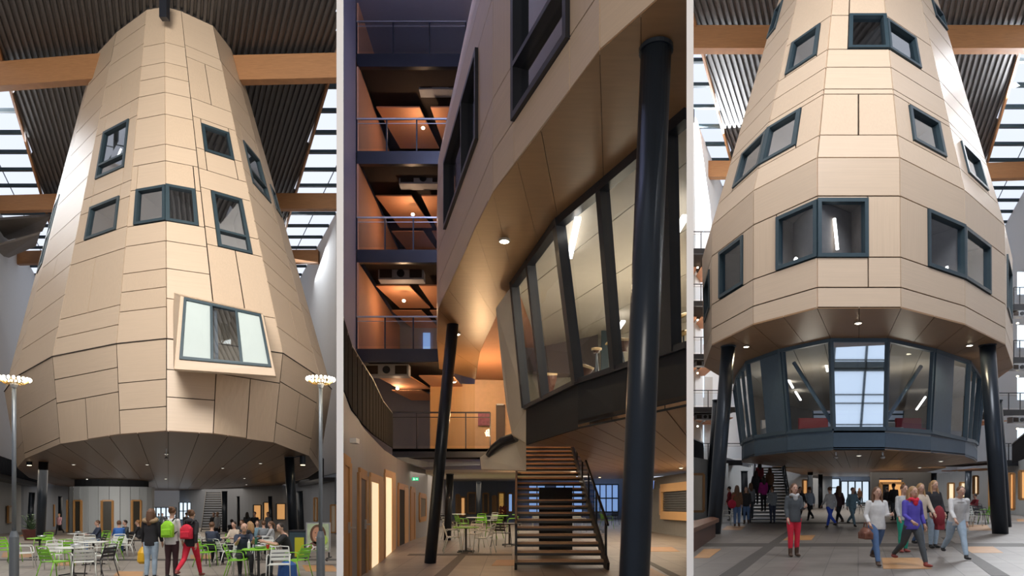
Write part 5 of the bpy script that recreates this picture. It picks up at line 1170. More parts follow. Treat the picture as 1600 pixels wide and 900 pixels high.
# ------------------------------------------------------------------ lamp posts with crowns of small bulbs
def lamp_post(x, Y, label):
    b = H1.gz(x, Y); top = H1.at(x, 606, Y); t = thing('lamp_post', b, label, 'lamp post'); r = .055
    m = MB(); m.lathe(b, [(r * 1.9, 0), (r * 1.9, 1.05), (r * 1.15, 1.2)], 18); m.build('base_sleeve', M_GALV, t, smooth=False)
    m = MB(); m.tube([b + Vector((0, 0, 1.1)), top], r * .85, 16); m.build('pole', M_GALV, t, smooth=True)
    m = MB(); m.lathe(top, [(r, 0), (r * 1.6, .08), (r * 1.5, .2), (r * 2.4, .26)], 16); m.build('cap', M_ALU, t, smooth=False)
    n = 20
    for k in range(n):
        a = 2 * PI * k / n; R = .33; p = top + Vector((R * math.cos(a), R * math.sin(a), .20)); q = MB()
        q.tube([top + Vector((.06 * math.cos(a), .06 * math.sin(a), .14)), top + Vector((.2 * math.cos(a), .2 * math.sin(a), .1)), p], .012, 5); o = q.build('bulb_arm', GOLD, t)
        q = MB(); q.ell(p + Vector((0, 0, .02)), (.035, .035, .045), 8, 6); q.build('bulb', M_LAMPS, o)
    light('POINT', 'post_lamp', top + Vector((0, 0, .5)), 25, (1, .8, .55), None, .2)
lamp_post(22, 16.2, 'slim grey lamp post with a glowing bulb crown at the far left'); lamp_post(501, 16.2, 'slim grey lamp post with a glowing bulb crown beside the poster stand')
# poster stand: generic portrait poster
PS = thing('poster_stand', H1.gz(497, 20.2), 'wheeled stand with a portrait poster behind the right lamp post', 'sign'); w0 = H1.at(478, 863, 20.2); w1 = H1.at(516, 816.5, 20.2)
def pq(u0, v0, u1, v1, y=0.): return [Vector((w0.x + (w1.x - w0.x) * a, 20.2 - y, w0.z + (w1.z - w0.z) * b)) for a, b in ((u0, v0), (u1, v0), (u1, v1), (u0, v1))]
m = MB(); m.prism(pq(0, 0, 1, 1), (0, .04, 0)); m.build('frame', M_ALU, PS)
m = MB(); m.prism(pq(.06, .04, .94, .96, .012), (0, .01, 0)); sh = m.build('poster', mat('green and pale poster ground', (.36, .44, .30), .35, var=.35, scale=3), PS)
def oval(cx, cy, rx, rz, mm, d, nm='printed_shape'):
    pts = [Vector((w0.x + (w1.x - w0.x) * (cx + rx * math.cos(a)), 20.2 - d, w0.z + (w1.z - w0.z) * (cy + rz * math.sin(a)))) for a in [2 * PI * k / 28 for k in range(28)]]
    q = MB(); q.prism(pts, (0, .003, 0)); q.build(nm, mm, sh)
HR = mat('printed brown hair', (.10, .05, .03), .5, var=.2, scale=9)
oval(.5, .60, .33, .34, HR, .017, 'printed_hair'); oval(.47, .60, .20, .25, mat('printed skin', (.42, .22, .14), .5), .021, 'printed_face'); oval(.42, .22, .30, .14, mat('printed top', (.12, .06, .05), .5), .017, 'printed_clothes')
oval(.40, .66, .03, .012, M_BLACKV, .025, 'printed_eye'); oval(.56, .66, .03, .012, M_BLACKV, .025, 'printed_eye'); oval(.48, .50, .08, .022, M_WHITE, .025, 'printed_smile'); oval(.47, .58, .02, .04, mat('printed nose', (.35, .17, .10), .5), .025, 'printed_nose')
oval(.78, .42, .12, .15, mat('printed green cup', (.35, .5, .1), .5), .025, 'printed_cup'); oval(.2, .17, .14, .10, M_WHITE, .026, 'round_badge'); oval(.2, .17, .09, .06, mat('badge brown', (.25, .12, .07), .5), .03, 'round_badge')
m = MB(); m.prism(pq(.34, .16, .80, .20, .03), (0, .002, 0)); m.prism(pq(.38, .10, .88, .13, .03), (0, .002, 0)); m.build('text_line', M_WHITE, sh)
for u in (.06, .94):
    m = MB(); p = pq(u, 0, u, 0)[0]; m.bar(p + Vector((0, .02, 0)), p + Vector((0, .02, -.16)), .04, .04, (0, 1, 0)); m.bar(p + Vector((0, -.22, -.17)), p + Vector((0, .28, -.17)), .04, .04); m.lathe(p + Vector((-.02, -.2, -.22)), [(.045, 0), (.045, .04)], 12, (1, 0, 0)); m.build('castor_foot', M_CHK, PS)
BN = thing('waste_bin', H1.gz(468, 24), 'dark waste bin with a yellow front beside the right leaning column', 'bin'); p = H1.gz(468, 24)
m = MB(); m.box(p + Vector((0, 0, .5)), (.62, .5, 1.0)); m.build('cabinet', M_FRAME, BN, bevel=.02); m = MB(); m.box(p + Vector((.08, -.26, .42)), (.34, .02, .72)); m.build('front_panel', mat('yellow olive panel', (.42, .40, .02), .5), BN); m = MB(); m.box(p + Vector((0, 0, 1.02)), (.66, .54, .05)); m.build('lid', M_STEEL, BN)
PT = thing('planter', H1.gz(50, 41), 'dark red planter with leafy plant at the foot of the left columns', 'plant'); p = H1.gz(50, 41)
m = MB(); m.lathe(p, [(.38, 0), (.55, .7), (.5, .7), (.4, .6)], 20); m.build('pot', mat('dark red pot', (.10, .03, .025), .5), PT); m = MB()
for k in range(60):
    a = random.uniform(0, 2 * PI); r = random.uniform(.1, .6); z = random.uniform(.8, 1.7); c = p + Vector((r * math.cos(a), r * math.sin(a), z)); d = Vector((math.cos(a), math.sin(a), .3)) * .16; e_ = Vector((-math.sin(a), math.cos(a), 0)) * .06
    m.face(c - d, c + e_, c + d, c - e_); m.tube([p + Vector((0, 0, .6)), c], .008, 4)
m.build('foliage', mat('dark green leaf', (.04, .09, .03), .5), PT)
PV = thing('flower_vase', H2.g(757, 808), 'potted red flowers before the amber window in the dusk hall', 'plant'); p = H2.gz(786, 44)
PV.location = p
m = MB(); m.lathe(p, [(.2, 0), (.26, .5), (.22, .5)], 16); m.build('pot', M_JOINT, PV); m = MB()
for k in range(24): a = k * 2.4; c = p + Vector((.2 * math.cos(a), .2 * math.sin(a), .55 + .02 * k)); m.ell(c, (.07, .07, .07), 6, 4)
m.build('flowers', mat('dull red flowers', (.28, .05, .03), .6), PV)

# ================================================================== people
CM = {}
def cloth(name, c, **k): return mat('cloth ' + name, c, .85, var=.10, scale=14, bump=.2, **k)
C_ = dict(black=(.018, .018, .022), dnavy=(.03, .04, .07), blue=(.035, .13, .42), jeans=(.08, .15, .30), ljeans=(.36, .47, .58), maroon=(.045, .018, .022), red=(.62, .02, .05), white=(.62, .62, .62), grey=(.20, .22, .24), lgrey=(.40, .41, .42),
          beige=(.50, .42, .34), violet=(.09, .07, .42), green=(.02, .30, .20), pink=(.55, .30, .34), magenta=(.38, .02, .22), brown=(.14, .07, .035), dred=(.22, .02, .03), teal=(.14, .24, .30), bgrey=(.35, .42, .52), dgrey=(.06, .07, .08), cobalt=(.03, .08, .5))
HAIRC = dict(brown=(.11, .05, .022), blond=(.34, .20, .09), dark=(.025, .016, .012), red=(.20, .07, .02), bald=(.16, .09, .05), ginger=(.30, .14, .05))
def person(hall, x, Y, yaw, label, hgt=1.70, top='black', bot='jeans', hair='brown', hstyle='long', pose='stand', shoe='black', sleeves='long', scarf=None, near=False, z0=None, skirt=False, hood=False, lean=0., armL=None, armR=None, phase=0., sw=1.0, seat=.46, headturn=0.):
    """pose: stand, walk, sit. Local frame: +y is where the person faces; yaw in degrees, 0 faces away from the camera."""
    base = hall.gz(x, Y); base.z += .006
    if z0 is not None: base.z = z0
    k = hgt / 1.72; T = thing('person', base, label, 'person', None, math.radians(yaw)); V = lambda a, b, c: Vector((a, b, c)) * k; sw = min(sw, 1.1)
    lean = math.radians(lean); hipz = .93 if pose != 'sit' else seat / k + .09
    hip = V(0, 0, hipz)
    def tors(a, b, c): # point on torso above hip, leaning
        return hip + V(a, b * math.cos(lean) + c * math.sin(lean), c * math.cos(lean) - b * math.sin(lean))
    sh = {s: tors(s * .15 * sw, -.01, .475) for s in (-1, 1)}; neck = tors(0, .0, .545); hd = tors(0, .025, .70)
    legs, arms = {}, {}
    for s in (-1, 1):
        h_ = hip + V(s * .085, 0, -.02)
        if pose == 'sit': kn = h_ + V(s * .05, .44, .0); an = V(h_.x / k + s * .05, .46 + .06 * s * (phase or .3), .09)
        else:
            sw_ = math.radians(22 if pose == 'walk' else 3) * (s if phase >= 0 else -s) * (1 if pose == 'walk' else .6); kb = math.radians(28 if (pose == 'walk' and sw_ < 0) else 4)
            kn = h_ + V(0, math.sin(sw_) * .43, -math.cos(sw_) * .43); an = kn + V(0, math.sin(sw_ - kb) * .42, -math.cos(sw_ - kb) * .42)
        legs[s] = [h_, kn, an]
        if pose != 'sit': pass
    if pose != 'sit':
        lo = min(legs[s][2].z for s in (-1, 1)) - .085 * k
        # drop so that the lower foot touches the ground
        sh = {s: v - Vector((0, 0, lo)) for s, v in sh.items()}; neck = neck - Vector((0, 0, lo)); hd = hd - Vector((0, 0, lo)); hip = hip - Vector((0, 0, lo))
        for s in (-1, 1): legs[s] = [v - Vector((0, 0, lo)) for v in legs[s]]
    for s in (-1, 1):
        spec = armL if s < 0 else armR
        if spec is None: spec = (8, 10, 15) if pose != 'walk' else ((-20 if s * (1 if phase >= 0 else -1) > 0 else 24), 8, 22)
        if pose == 'sit' and (armL if s < 0 else armR) is None: spec = (32, 8, 60)
        fw, out, el = [math.radians(a) for a in spec]
        d1 = Vector((s * math.sin(out), math.sin(fw) * math.cos(out), -math.cos(fw) * math.cos(out))); d2 = Vector((s * math.sin(out) * .2 - s * .12 * min(1, el), math.sin(fw + el), -math.cos(fw + el))).normalized()
        e = sh[s] + d1 * .285 * k; w = e + d2 * .25 * k; arms[s] = [sh[s], e, w, d2]
    skin = M_SKIN; vox = .011 if near else .018
    b = MB()
    b.ell(hip + (neck - hip) * .70, V(.138 * sw, .095, .18), 14, 10); b.ell(hip + (neck - hip) * .34, V(.125 * sw, .09, .17), 14, 10); b.ell(hip + V(0, 0, .02), V(.15 * sw, .105, .12), 14, 10)
    b.tube([neck - V(0, 0, .07), neck, hd - V(0, .01, .06)], [.07 * k, .052 * k, .052 * k], 12)
    ct, st_ = math.cos(headturn), math.sin(headturn); Hd = lambda a, b_, c: hd + V(a * ct - b_ * st_, a * st_ + b_ * ct, c)
    RH = Matrix.Rotation(headturn, 3, 'Z')
    b.ell(hd + V(0, 0, .02), V(.076, .094, .105), 14, 12, RH); b.ell(Hd(0, .018, -.05), V(.055, .068, .06), 12, 10, RH); b.ell(Hd(0, .100, -.012), V(.012, .022, .022), 8, 6, RH)
    for s in (-1, 1): b.ell(Hd(s * .077, -.002, -.005), V(.012, .02, .032), 8, 6, RH)
    hands = []
    for s in (-1, 1):
        h_, kn, an = legs[s]; b.tube([h_, h_.lerp(kn, .5), kn, kn.lerp(an, .35), an], [.082 * k * sw, .072 * k * sw, .054 * k, .053 * k, .036 * k], 12)
        S, e, w, d = arms[s]; b.ell(S, V(.050 * sw, .048, .050), 10, 8); b.tube([S, e, e.lerp(w, .3), w], [.050 * k * sw, .040 * k, .040 * k, .027 * k], 10)
        pc = w + d * .05 * k; sd = Vector((s, 0, 0)); nrm = d.cross(sd).normalized(); wd = nrm.cross(d).normalized()
        b.tube([w, pc, pc + d * .035 * k], [.024 * k, .03 * k, .03 * k], 8)
        if near:
            for q, ln in ((-1.5, .055), (-.5, .068), (.5, .072), (1.5, .06)):
                r0 = pc + d * .04 * k + nrm * q * .018 * k; m_ = r0 + d * ln * .55 * k - sd * .006; b.tube([r0 - d * .02, r0, m_, m_ + (d * .8 - sd * .5).normalized() * ln * .5 * k], [.0095, .0095, .009, .008], 6)
            tb = pc + nrm * .03 * k; b.tube([tb - d * .03, tb + nrm * .012 - d * .0, tb + nrm * .03 + d * .045 * k], [.012, .011, .009], 6)
        else: b.tube([pc + d * .03 * k, pc + d * .10 * k - sd * .02 * k], [.028 * k, .018 * k], 8)
    b.build('body', skin, T, world=False, remesh=vox)
    # shirt or jacket
    j = MB(); p_ = .013 * k; tc_ = cloth(top, C_[top])
    prof = ((-.11, .168, .122), (-.04, .172, .126), (.08, .158, .120), (.20, .146, .116), (.32, .156, .122), (.42, .158, .112), (.48, .128, .09), (.535, .08, .068)); sx_ = .5 + .5 * sw
    if pose == 'sit': prof = ((-.02, .17, .128),) + prof[2:]
    ax_ = (neck - hip).normalized(); fy = Vector((0, ax_.z, -ax_.y))
    j.grid([[hip + ax_ * z_ * k + Vector((math.cos(t) * rx * k * sx_, 0, 0)) + fy * math.sin(t) * ry * k for t in [2 * PI * i / 20 for i in range(20)]] for z_, rx, ry in prof])
    j.tube([neck - V(0, 0, .10), neck - V(0, 0, .03)], [.10 * k, .066 * k], 12)
    for s in (-1, 1):
        S, e, w, d = arms[s]; j.ell(S - V(s * .004, 0, .0), V(.062, .064, .062), 10, 8); j.tube([neck - V(0, 0, .045), S + V(-s * .01, 0, .0)], [.055 * k, .045 * k], 10)
        j.tube([S, e, e.lerp(w, .9)] if sleeves == 'long' else [S, S.lerp(e, .8)], [(.046 * sw) * k + p_, .038 * k + p_, .028 * k + p_] if sleeves == 'long' else [.055 * k + p_, .05 * k + p_], 10)
    if hood: j.ell(neck + V(0, -.07, .0), V(.12, .08, .075), 12, 8)
    jo = j.build('jacket' if sleeves == 'long' else 'shirt', tc_, T, world=False, remesh=vox)
    t_ = MB(); bc = cloth(bot, C_[bot]); t_.ell(hip + V(0, 0, -.01), V(.15 * sw + .009, .105 + .012, .12), 14, 10)
    for s in (-1, 1):
        h_, kn, an = legs[s]; t_.tube([h_, h_.lerp(kn, .5), kn, kn.lerp(an, .35), kn.lerp(an, .97)], [.086 * k * sw + .008, .078 * k * sw + .006, .060 * k + .003, .058 * k + .004, .045 * k], 12)
    t_.build('trousers', bc, T, world=False, remesh=vox)
    for s in (-1, 1):
        an = legs[s][2]; kn = legs[s][1]; f = MB(); fd = Vector((s * .12, 1, 0)).normalized(); z = an.z
        f.ell(an + fd * .055 * k - Vector((0, 0, .045 * k)), V(.046, .125, .036), 12, 8, Matrix.Rotation(-s * .12, 3, 'Z')); f.tube([an - Vector((0, 0, .05 * k)), an + (kn - an).normalized() * (.22 * k if shoe == 'boot' else .03 * k)], [.046 * k, .056 * k if shoe == 'boot' else .044 * k], 10)
        f.build('shoe', mat('brown boot leather', (.07, .04, .025), .5) if shoe == 'boot' else (mat('shoe black', (.02, .02, .02), .5) if shoe == 'black' else mat('shoe red brown', (.25, .05, .04), .5)), T, world=False, remesh=vox)
    hm = mat('hair ' + hair, HAIRC[hair], .55, var=.25, scale=20, stretch=(6, 6, 1)); q = MB()
    q.ell(Hd(0, -.016, .040), V(.086, .098, .098) if hstyle != 'bald' else V(.079, .09, .07), 14, 10, RH)
    if hstyle == 'bald':
        q = MB(); q.ell(Hd(0, -.045, .0), V(.080, .065, .06), 14, 10, RH)
    if hstyle in ('long', 'longdown'):
        q.tube([Hd(0, -.06, .05), Hd(0, -.085, -.06), Hd(0, -.10, -.18), Hd(0, -.11, -.30 if hstyle == 'long' else -.38)], [.085 * k, .088 * k, .085 * k, .05 * k], 12)
        for s in (-1, 1): q.tube([Hd(s * .055, -.02, .05), Hd(s * .083, -.015, -.05), Hd(s * .09, .0, -.17), Hd(s * .085, .03, -.27)], [.035 * k, .028 * k, .032 * k, .018 * k], 8)
    if hstyle == 'bun': q.ell(Hd(0, -.10, .10), V(.045, .045, .045), 10, 8)
    if hstyle == 'tail': q.tube([Hd(0, -.09, .05), Hd(0, -.15, -.02), Hd(0, -.14, -.2)], [.035 * k, .035 * k, .012 * k], 10)
    q.build('hair', hm, T, world=False, remesh=vox)
    if near or True:
        for s in (-1, 1):
            e = MB(); e.ell(Hd(s * .031, .082, .010), V(.014, .01, .007), 8, 6, RH); eo = e.build('eye', mat('eye white', (.5, .48, .45), .3), T, world=False)
            e = MB(); e.ell(Hd(s * .031, .091, .010), V(.006, .004, .006), 8, 6, RH); e.build('iris', M_BLACKV, eo, world=False)
            e = MB(); e.bar(Hd(s * .016, .092, .032), Hd(s * .05, .082, .034), .006, .006); e.build('eyebrow', hm, T, world=False)
        e = MB(); e.ell(Hd(0, .089, -.050), V(.024, .010, .007), 10, 6, RH); e.build('lips', mat('lips', (.38, .13, .11), .5), T, world=False)
    if scarf: q = MB(); q.tube([neck + V(.085 * math.cos(a), .085 * math.sin(a) + .015, -.01 + .02 * math.sin(3 * a)) for a in [2 * PI * i / 16 for i in range(17)]], .042 * k, 8); q.ell(neck + V(0, .10, -.07), V(.06, .035, .08), 10, 8); q.build('scarf', cloth('scarf ' + scarf, C_[scarf]), T, world=False, remesh=.014)
    return T, dict(hip=hip, neck=neck, sh=sh, arms=arms, k=k, base=base, yaw=math.radians(yaw), legs=legs)
def local(T, q): return T.location + Matrix.Rotation(T.rotation_euler.z, 3, 'Z') @ q
def held(T, q, name, label, cat):
    o = thing(name, local(T, q), label, cat, None, T.rotation_euler.z); return o
def backpack(T, I, col, label, hh=.44):
    k = I['k']; c = I['hip'] + (I['neck'] - I['hip']) * .52 + Vector((0, -.20, 0)) * k; o = held(T, c, 'backpack', label, 'backpack'); m = MB()
    m.ell((0, 0, 0), (.165, .085, hh / 2), 14, 10); m.box((0, 0, -.05), (.28, .13, hh * .72)); m.build('bag_body', cloth('bag ' + col, C_[col] if col in C_ else (.28, .62, .03)), o, world=False, remesh=.014)
    m = MB(); m.box((0, -.085, -.08), (.23, .05, .17)); m.build('front_pocket', cloth('bag ' + col, (0, 0, 0)), o, world=False, bevel=.02)
    for s in (-1, 1): m = MB(); m.tube([(s * .09, .05, .19), (s * .12, .09, .26), (s * .13, .20, .28), (s * .13, .31, .18), (s * .15, .27, -.02), (s * .12, .06, -.14)], .017, 6); m.build('strap', cloth('black', C_['black']), o, world=False)
    m = MB(); m.tube([(-.03, -.02, .21), (0, -.02, .25), (.03, -.02, .21)], .008, 6); m.build('handle', cloth('black', C_['black']), o, world=False); return o
P = person
# --- left hall: three students from behind
a, I = P(H1, 236, 16.0, 3, 'person in a black parka with fur hood and pale jeans walking away', 1.70, 'black', 'ljeans', 'brown', 'long', 'stand', near=True, hood=False, armL=(6, 12, 8), sw=1.08)
m = MB(); m.tube([I['neck'] + Vector((.15 * math.cos(t), .07 * math.sin(t) - .03, -.01 + .03 * math.sin(t))) for t in [2 * PI * i / 18 for i in range(19)]], .052, 8); m.build('fur_collar', mat('tan faux fur', (.32, .22, .13), .95, var=.35, scale=40, bump=1), a, world=False, remesh=.012)
YB = held(a, I['arms'][-1][2] + Vector((0, 0, -.32)), 'plastic_bag', 'yellow carrier bag hanging from the hand of the person in the parka', 'bag')
m = MB(); m.lathe((0, 0, -.2), [(.09, 0), (.14, .06), (.13, .28), (.05, .42)], 16); m.build('bag_body', mat('yellow plastic', (.75, .42, .02), .3, var=.15, scale=6, bump=.6), YB, world=False)
m = MB(); m.tube([(-.04, 0, .2), (-.02, 0, .30), (.02, 0, .30), (.04, 0, .2)], .008, 6); m.build('handle', mat('yellow plastic', (0, 0, 0)), YB, world=False)
a, I = P(H1, 268.5, 16.2, 0, 'person in a white top and maroon trousers carrying a green backpack', 1.74, 'white', 'maroon', 'brown', 'bun', 'stand', near=True); backpack(a, I, 'lime', 'lime green backpack with black straps on the middle student')
a, I = P(H1, 298.5, 16.4, -4, 'person in a dark jacket and red trousers carrying a red backpack', 1.72, 'black', 'red', 'brown', 'bun', 'walk', near=True, phase=.3, shoe='red', hood=True); backpack(a, I, 'red', 'red backpack on the student in red trousers', .38)
# seated and standing cafe guests
a, I = P(H1, 380, 17.1, -150, 'balding person in a navy shirt leaning on the green table', 1.80, 'dnavy', 'black', 'bald', 'bald', 'sit', near=True, sleeves='short', lean=14, armL=(52, 6, 62), armR=(48, 8, 70), sw=1.15, headturn=.15)
a, I = P(H1, 452, 16.9, 115, 'dark haired person in a black polo shirt sitting right of the green table', 1.82, 'black', 'dgrey', 'dark', 'short', 'sit', near=True, sleeves='short', lean=16, armL=(46, 6, 60), armR=(46, 6, 60), sw=1.15, headturn=.75)
for x, Y, yaw, lb, tp, bt, hr, hs, ps in (
    (331, 20.6, 5, 'person in a blue jacket sitting with back to the viewer, coat on chair', 'dnavy', 'black', 'brown', 'short', 'sit'), (366, 23, 170, 'person in a beige top sitting behind the balding man', 'beige', 'black', 'dark', 'short', 'sit'),
    (391, 22.6, 80, 'person with pale hair and black coat bent sideways at a table', 'black', 'dgrey', 'blond', 'long', 'sit'), (402, 26.5, -160, 'person in a grey top in the middle of the seated crowd', 'teal', 'jeans', 'brown', 'short', 'sit'),
    (412, 25, 30, 'person in a grey jacket leaning over the table in the crowd', 'grey', 'black', 'brown', 'short', 'sit'), (424, 24, 100, 'person in a light grey sweater at the right of the crowd', 'lgrey', 'dgrey', 'brown', 'tail', 'sit'),
    (398, 34, 180, 'person standing in dark clothes in front of the amber doorway', 'black', 'black', 'dark', 'short', 'stand'), (386, 38, 10, 'dark clad person standing at the far tables', 'dgrey', 'black', 'dark', 'long', 'stand'),
    (419, 36, 160, 'person in grey standing right of the amber doorway crowd', 'grey', 'dgrey', 'brown', 'short', 'stand'), (378, 30, 170, 'dark clad person sitting behind the beige-clad one', 'dgrey', 'black', 'brown', 'long', 'sit'),
    (340, 38, 170, 'far person in a pale top beneath the dark stairs', 'lgrey', 'black', 'blond', 'short', 'stand'), (334, 40, 190, 'far dark person at the foot of the dark stairs', 'black', 'black', 'dark', 'short', 'stand'), (362, 34, 0, 'dark clad person sitting near the straight column', 'black', 'jeans', 'dark', 'short', 'sit'),
    (153, 27, 140, 'person in dark blue sitting in front of the round core', 'dnavy', 'jeans', 'brown', 'short', 'sit'), (186, 26, 35, 'person in a bright blue jacket sitting right of the round core window', 'blue', 'jeans', 'brown', 'short', 'sit'),
    (196, 28.5, 150, 'person in an olive coat sitting beside the bright blue jacket', 'dgrey', 'ljeans', 'dark', 'short', 'sit'), (216, 29, 110, 'person in black sitting left of the parka wearer', 'black', 'beige', 'ginger', 'short', 'sit'),
    (92.5, 52, 185, 'far person in a pink top walking left of the round core', 'pink', 'black', 'ginger', 'short', 'walk'), (112, 60, 170, 'far person in red and dark clothes beside the round core', 'dred', 'black', 'dark', 'short', 'stand'), (115, 62, 200, 'far person in black next to the round core edge', 'black', 'black', 'dark', 'short', 'stand'),
    (254, 60, 180, 'far dark silhouette in the bright entrance', 'dgrey', 'black', 'dark', 'short', 'stand'), (248, 64, 0, 'far silhouette in teal in the bright entrance', 'teal', 'dnavy', 'brown', 'short', 'stand'), (291, 42, 0, 'dark head and shoulders beyond the red backpack', 'black', 'black', 'dark', 'short', 'stand')):
    P(H1, x, Y, yaw, lb, 1.72, tp, bt, hr, hs, ps)
# chairs for the seated guests who have none yet
for x, Y, rz, k, lb in ((331, 20.6, 5, 'k', 'dark chair carrying the person in the blue jacket'), (366, 23, 170, 'w', 'white chair under the person in beige'), (391, 22.6, 80, 'k', 'dark chair under the pale haired person'), (402, 26.5, -160, 'k', 'dark chair in the middle of the seated crowd'), (412, 25, 30, 'k', 'dark chair under the person in the grey jacket'),
                        (424, 24, 100, 'w', 'white chair under the person in the light grey sweater'), (378, 30, 170, 'k', 'dark chair behind the beige-clad person'), (362, 34, 0, 'k', 'dark chair near the straight column'), (153, 27, 140, 'k', 'dark chair under the person in dark blue'), (186, 26, 35, 'w', 'white chair under the person in the bright blue jacket'),
                        (196, 28.5, 150, 'k', 'dark chair under the person in the olive coat'), (216, 29, 110, 'k', 'dark chair under the person left of the parka'), (380, 17.1, -150, 'w', 'white chair under the balding person')): chair(H1, x, Y, k, rz, lb, GC)
tp_ = lambda x, Y, dz=0: H1.gz(x, Y) + Vector((0, 0, .752 + dz))
b = MB(); b.lathe(tp_(389, 16.2), [(.035, 0), (.035, .16), (.012, .2), (.012, .24)], 12); tag(b.build('drinking_bottle', M_WHITE), 'white drinking bottle on the green table before the balding person', 'bottle')
b = MB(); b.lathe(tp_(400, 16.45), [(.035, 0), (.035, .2), (.013, .26), (.013, .3)], 12); tag(b.build('glass_bottle', mat('green bottle glass', (.02, .12, .06), .1)), 'green bottle on the green table behind the metal bowl', 'bottle')
b = MB(); b.lathe(tp_(418.5, 16.2), [(.03, 0), (.045, .10)], 14); tag(b.build('paper_cup', mat('red paper', (.5, .03, .02), .5)), 'red paper cup on the green table beside the person in black', 'cup')
b = MB(); q0 = H1.gz(449, 15.3); b.lathe(q0, [(.2, 0), (.23, .1), (.2, .42), (.1, .5)], 16); tag(b.build('blue_bag', cloth('blue bag', (.03, .10, .32))), 'blue cloth bag on the floor behind the white chair', 'bag')

# --- right hall walkers
a, I = P(H3, 1240.5, 15.2, 178, 'person in a furry grey scarf, dark vest and bright red trousers', 1.68, 'dgrey', 'red', 'brown', 'long', 'stand', 'boot', scarf='lgrey', near=True, armL=(10, 6, 95), armR=(6, 10, 20))
a, I = P(H3, 1370, 13.5, 172, 'person in a short white jacket and jeans holding a brown handbag', 1.64, 'white', 'jeans', 'brown', 'long', 'walk', 'boot', near=True, phase=1, armL=(10, 8, 85), armR=(5, 14, 40), sw=1.1)
HB = held(a, I['arms'][1][2] + Vector((.10, .06, -.20)), 'handbag', 'brown leather handbag carried by the person in the white jacket', 'bag')
m = MB(); m.ell((0, 0, 0), (.10, .20, .13), 14, 10); m.box((0, 0, -.05), (.17, .36, .14)); m.build('bag_body', mat('brown leather', (.16, .055, .03), .45, var=.2), HB, world=False, remesh=.014); m = MB(); m.tube([(0, -.1, .10), (0, -.06, .22), (0, .06, .22), (0, .1, .10)], .010, 6); m.build('handle', mat('brown leather', (0, 0, 0)), HB, world=False)
P(H3, 1425.5, 13.4, 186, 'person in a violet blue jacket and grey jeans striding to the viewer', 1.65, 'violet', 'dgrey', 'blond', 'long', 'walk', 'red', scarf='red', near=True, phase=-1, sw=1.15, armR=(10, 10, 50), armL=(-12, 20, 35))
P(H3, 1412, 16.2, 182, 'person in green trousers half hidden behind the violet blue jacket', 1.66, 'lgrey', 'green', 'brown', 'short', 'stand', 'red', near=True)
P(H3, 1438, 16.9, 176, 'long haired person in beige walking behind the violet blue jacket', 1.75, 'beige', 'jeans', 'blond', 'long', 'walk', near=True)
P(H3, 1459, 17.4, 185, 'tall blonde person in a dark jacket and jeans carrying a dark red coat', 1.78, 'black', 'ljeans', 'blond', 'longdown', 'stand', near=True)
DC = thing('folded_coat', H3.gz(1467, 17.0) + Vector((0, 0, .78)), 'dark red coat over the arm of the tall blonde person', 'coat'); m = MB(); m.ell((0, 0, .1), (.15, .12, .30), 12, 10); m.box((.02, 0, -.05), (.2, .14, .4)); m.build('coat_cloth', cloth('dred', C_['dred']), DC, world=False, remesh=.014)
P(H3, 1494, 14.8, 168, 'person in a white jacket and light jeans leaning forward on the right', 1.70, 'white', 'ljeans', 'brown', 'short', 'walk', near=True, lean=18, phase=-1, sw=1.2)
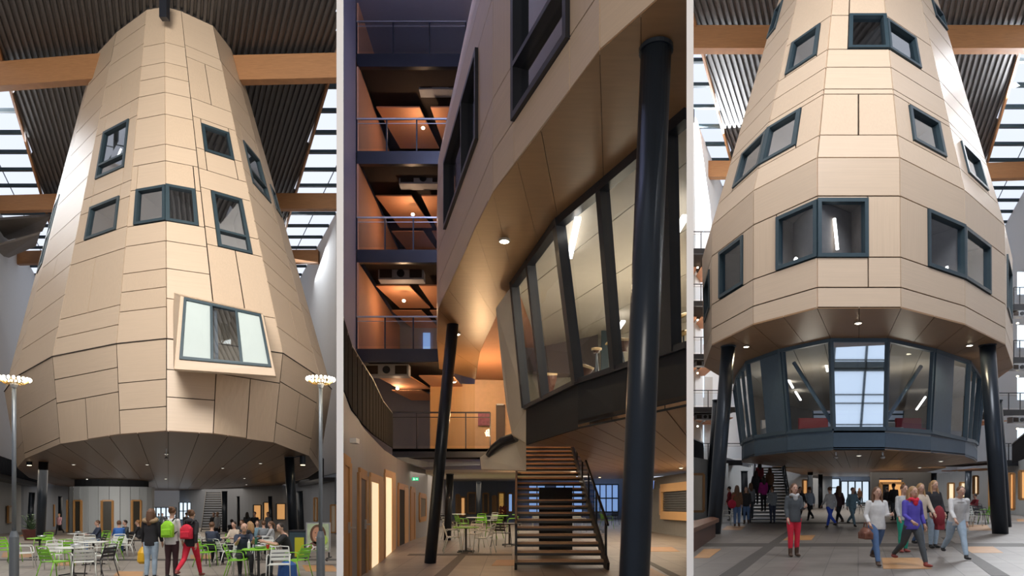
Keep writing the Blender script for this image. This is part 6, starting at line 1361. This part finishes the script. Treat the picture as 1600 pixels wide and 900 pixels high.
for x, Y, yaw, lb, hg, tp, bt, hr, hs, ps, sho in (
    (1297, 26.5, 10, 'person in a pale striped sweater and blue jeans walking away', 1.7, 'lgrey', 'cobalt', 'brown', 'short', 'walk', 'black'), (1310, 29, 5, 'long haired person in a dark red top walking away by the bench', 1.75, 'maroon', 'black', 'brown', 'longdown', 'walk', 'boot'),
    (1265, 32.5, 5, 'person in a pale blue jacket near the straight columns', 1.72, 'bgrey', 'black', 'brown', 'bun', 'walk', 'black'), (1332, 27.5, 185, 'person in washed teal clothes left of the white jacket', 1.68, 'teal', 'teal', 'brown', 'short', 'walk', 'black'),
    (1151.5, 27.6, -20, 'long haired person in jeans and boots by the left columns', 1.72, 'brown', 'jeans', 'brown', 'longdown', 'stand', 'boot'), (1166, 29.5, 150, 'person in a black jacket and jeans facing the red bag', 1.66, 'black', 'jeans', 'brown', 'long', 'stand', 'boot'),
    (1140, 33, 60, 'person in a dark red coat left of the red bag', 1.7, 'dred', 'black', 'dark', 'short', 'stand', 'black'), (1207, 30.2, 0, 'person in a black and white patterned sweater at the stair foot', 1.7, 'grey', 'dnavy', 'brown', 'tail', 'stand', 'black'),
    (1250, 30, 175, 'person in a dark coat passing right of the staircase', 1.72, 'black', 'black', 'dark', 'long', 'walk', 'black'), (1335, 62, 180, 'far person in dark clothes, left of the pair in the entrance', 1.7, 'black', 'black', 'dark', 'long', 'stand', 'black'), (1343, 62, 180, 'far person in a brown coat, right of the pair in the entrance', 1.7, 'brown', 'black', 'blond', 'long', 'stand', 'black'),
    (1386.5, 40, 0, 'dark person standing in the lit core doorway on the left', 1.7, 'black', 'black', 'dark', 'short', 'stand', 'black'), (1396.5, 33, 0, 'broad dark person standing in the lit core doorway on the right', 1.85, 'black', 'dgrey', 'dark', 'short', 'stand', 'black'),
    (1524, 34, 90, 'person in a dark red top sitting near the right column', 1.7, 'dred', 'black', 'dark', 'short', 'sit', 'black')):
    P(H3, x, Y, yaw, lb, hg, tp, bt, hr, hs, ps, sho)
RBG = thing('shoulder_bag', H3.gz(1143.5, 27.4) + Vector((0, 0, .98)), 'red shoulder bag worn by the long haired person at the left columns', 'bag'); m = MB(); m.ell((0, 0, 0), (.19, .12, .19), 12, 10); m.build('bag_body', cloth('red bag', (.35, .01, .04)), RBG, world=False); m = MB(); m.tube([(0, 0, .16), (.05, 0, .34), (.14, 0, .40)], .012, 6); m.build('strap', cloth('red bag', (0, 0, 0)), RBG, world=False)
# climbing the stairs
sb_, st2 = H3.gz(0, 31).z, H3.L(0, 39, 1.36).z
for x, kf, lb, tp, bt, hr in ((1193, .16, 'person in a magenta jacket climbing the crowded staircase', 'magenta', 'black', 'dark'), (1181, .26, 'person in black climbing on the left of the staircase', 'black', 'black', 'dark'), (1173, .08, 'person in a grey coat at the left rail of the staircase', 'grey', 'dgrey', 'brown'), (1203, .34, 'person in a brown coat higher up the staircase', 'brown', 'black', 'brown'), (1187, .42, 'person in dark red near the top of the staircase', 'dred', 'black', 'dark')):
    n_ = round(kf * 18); Ys = 31 + 8 * n_ / 18 + .12
    P(H3, x, Ys, 0, lb, 1.7, tp, bt, hr, 'long', 'stand', z0=sb_ + (st2 - sb_) * n_ / 18 + .006)
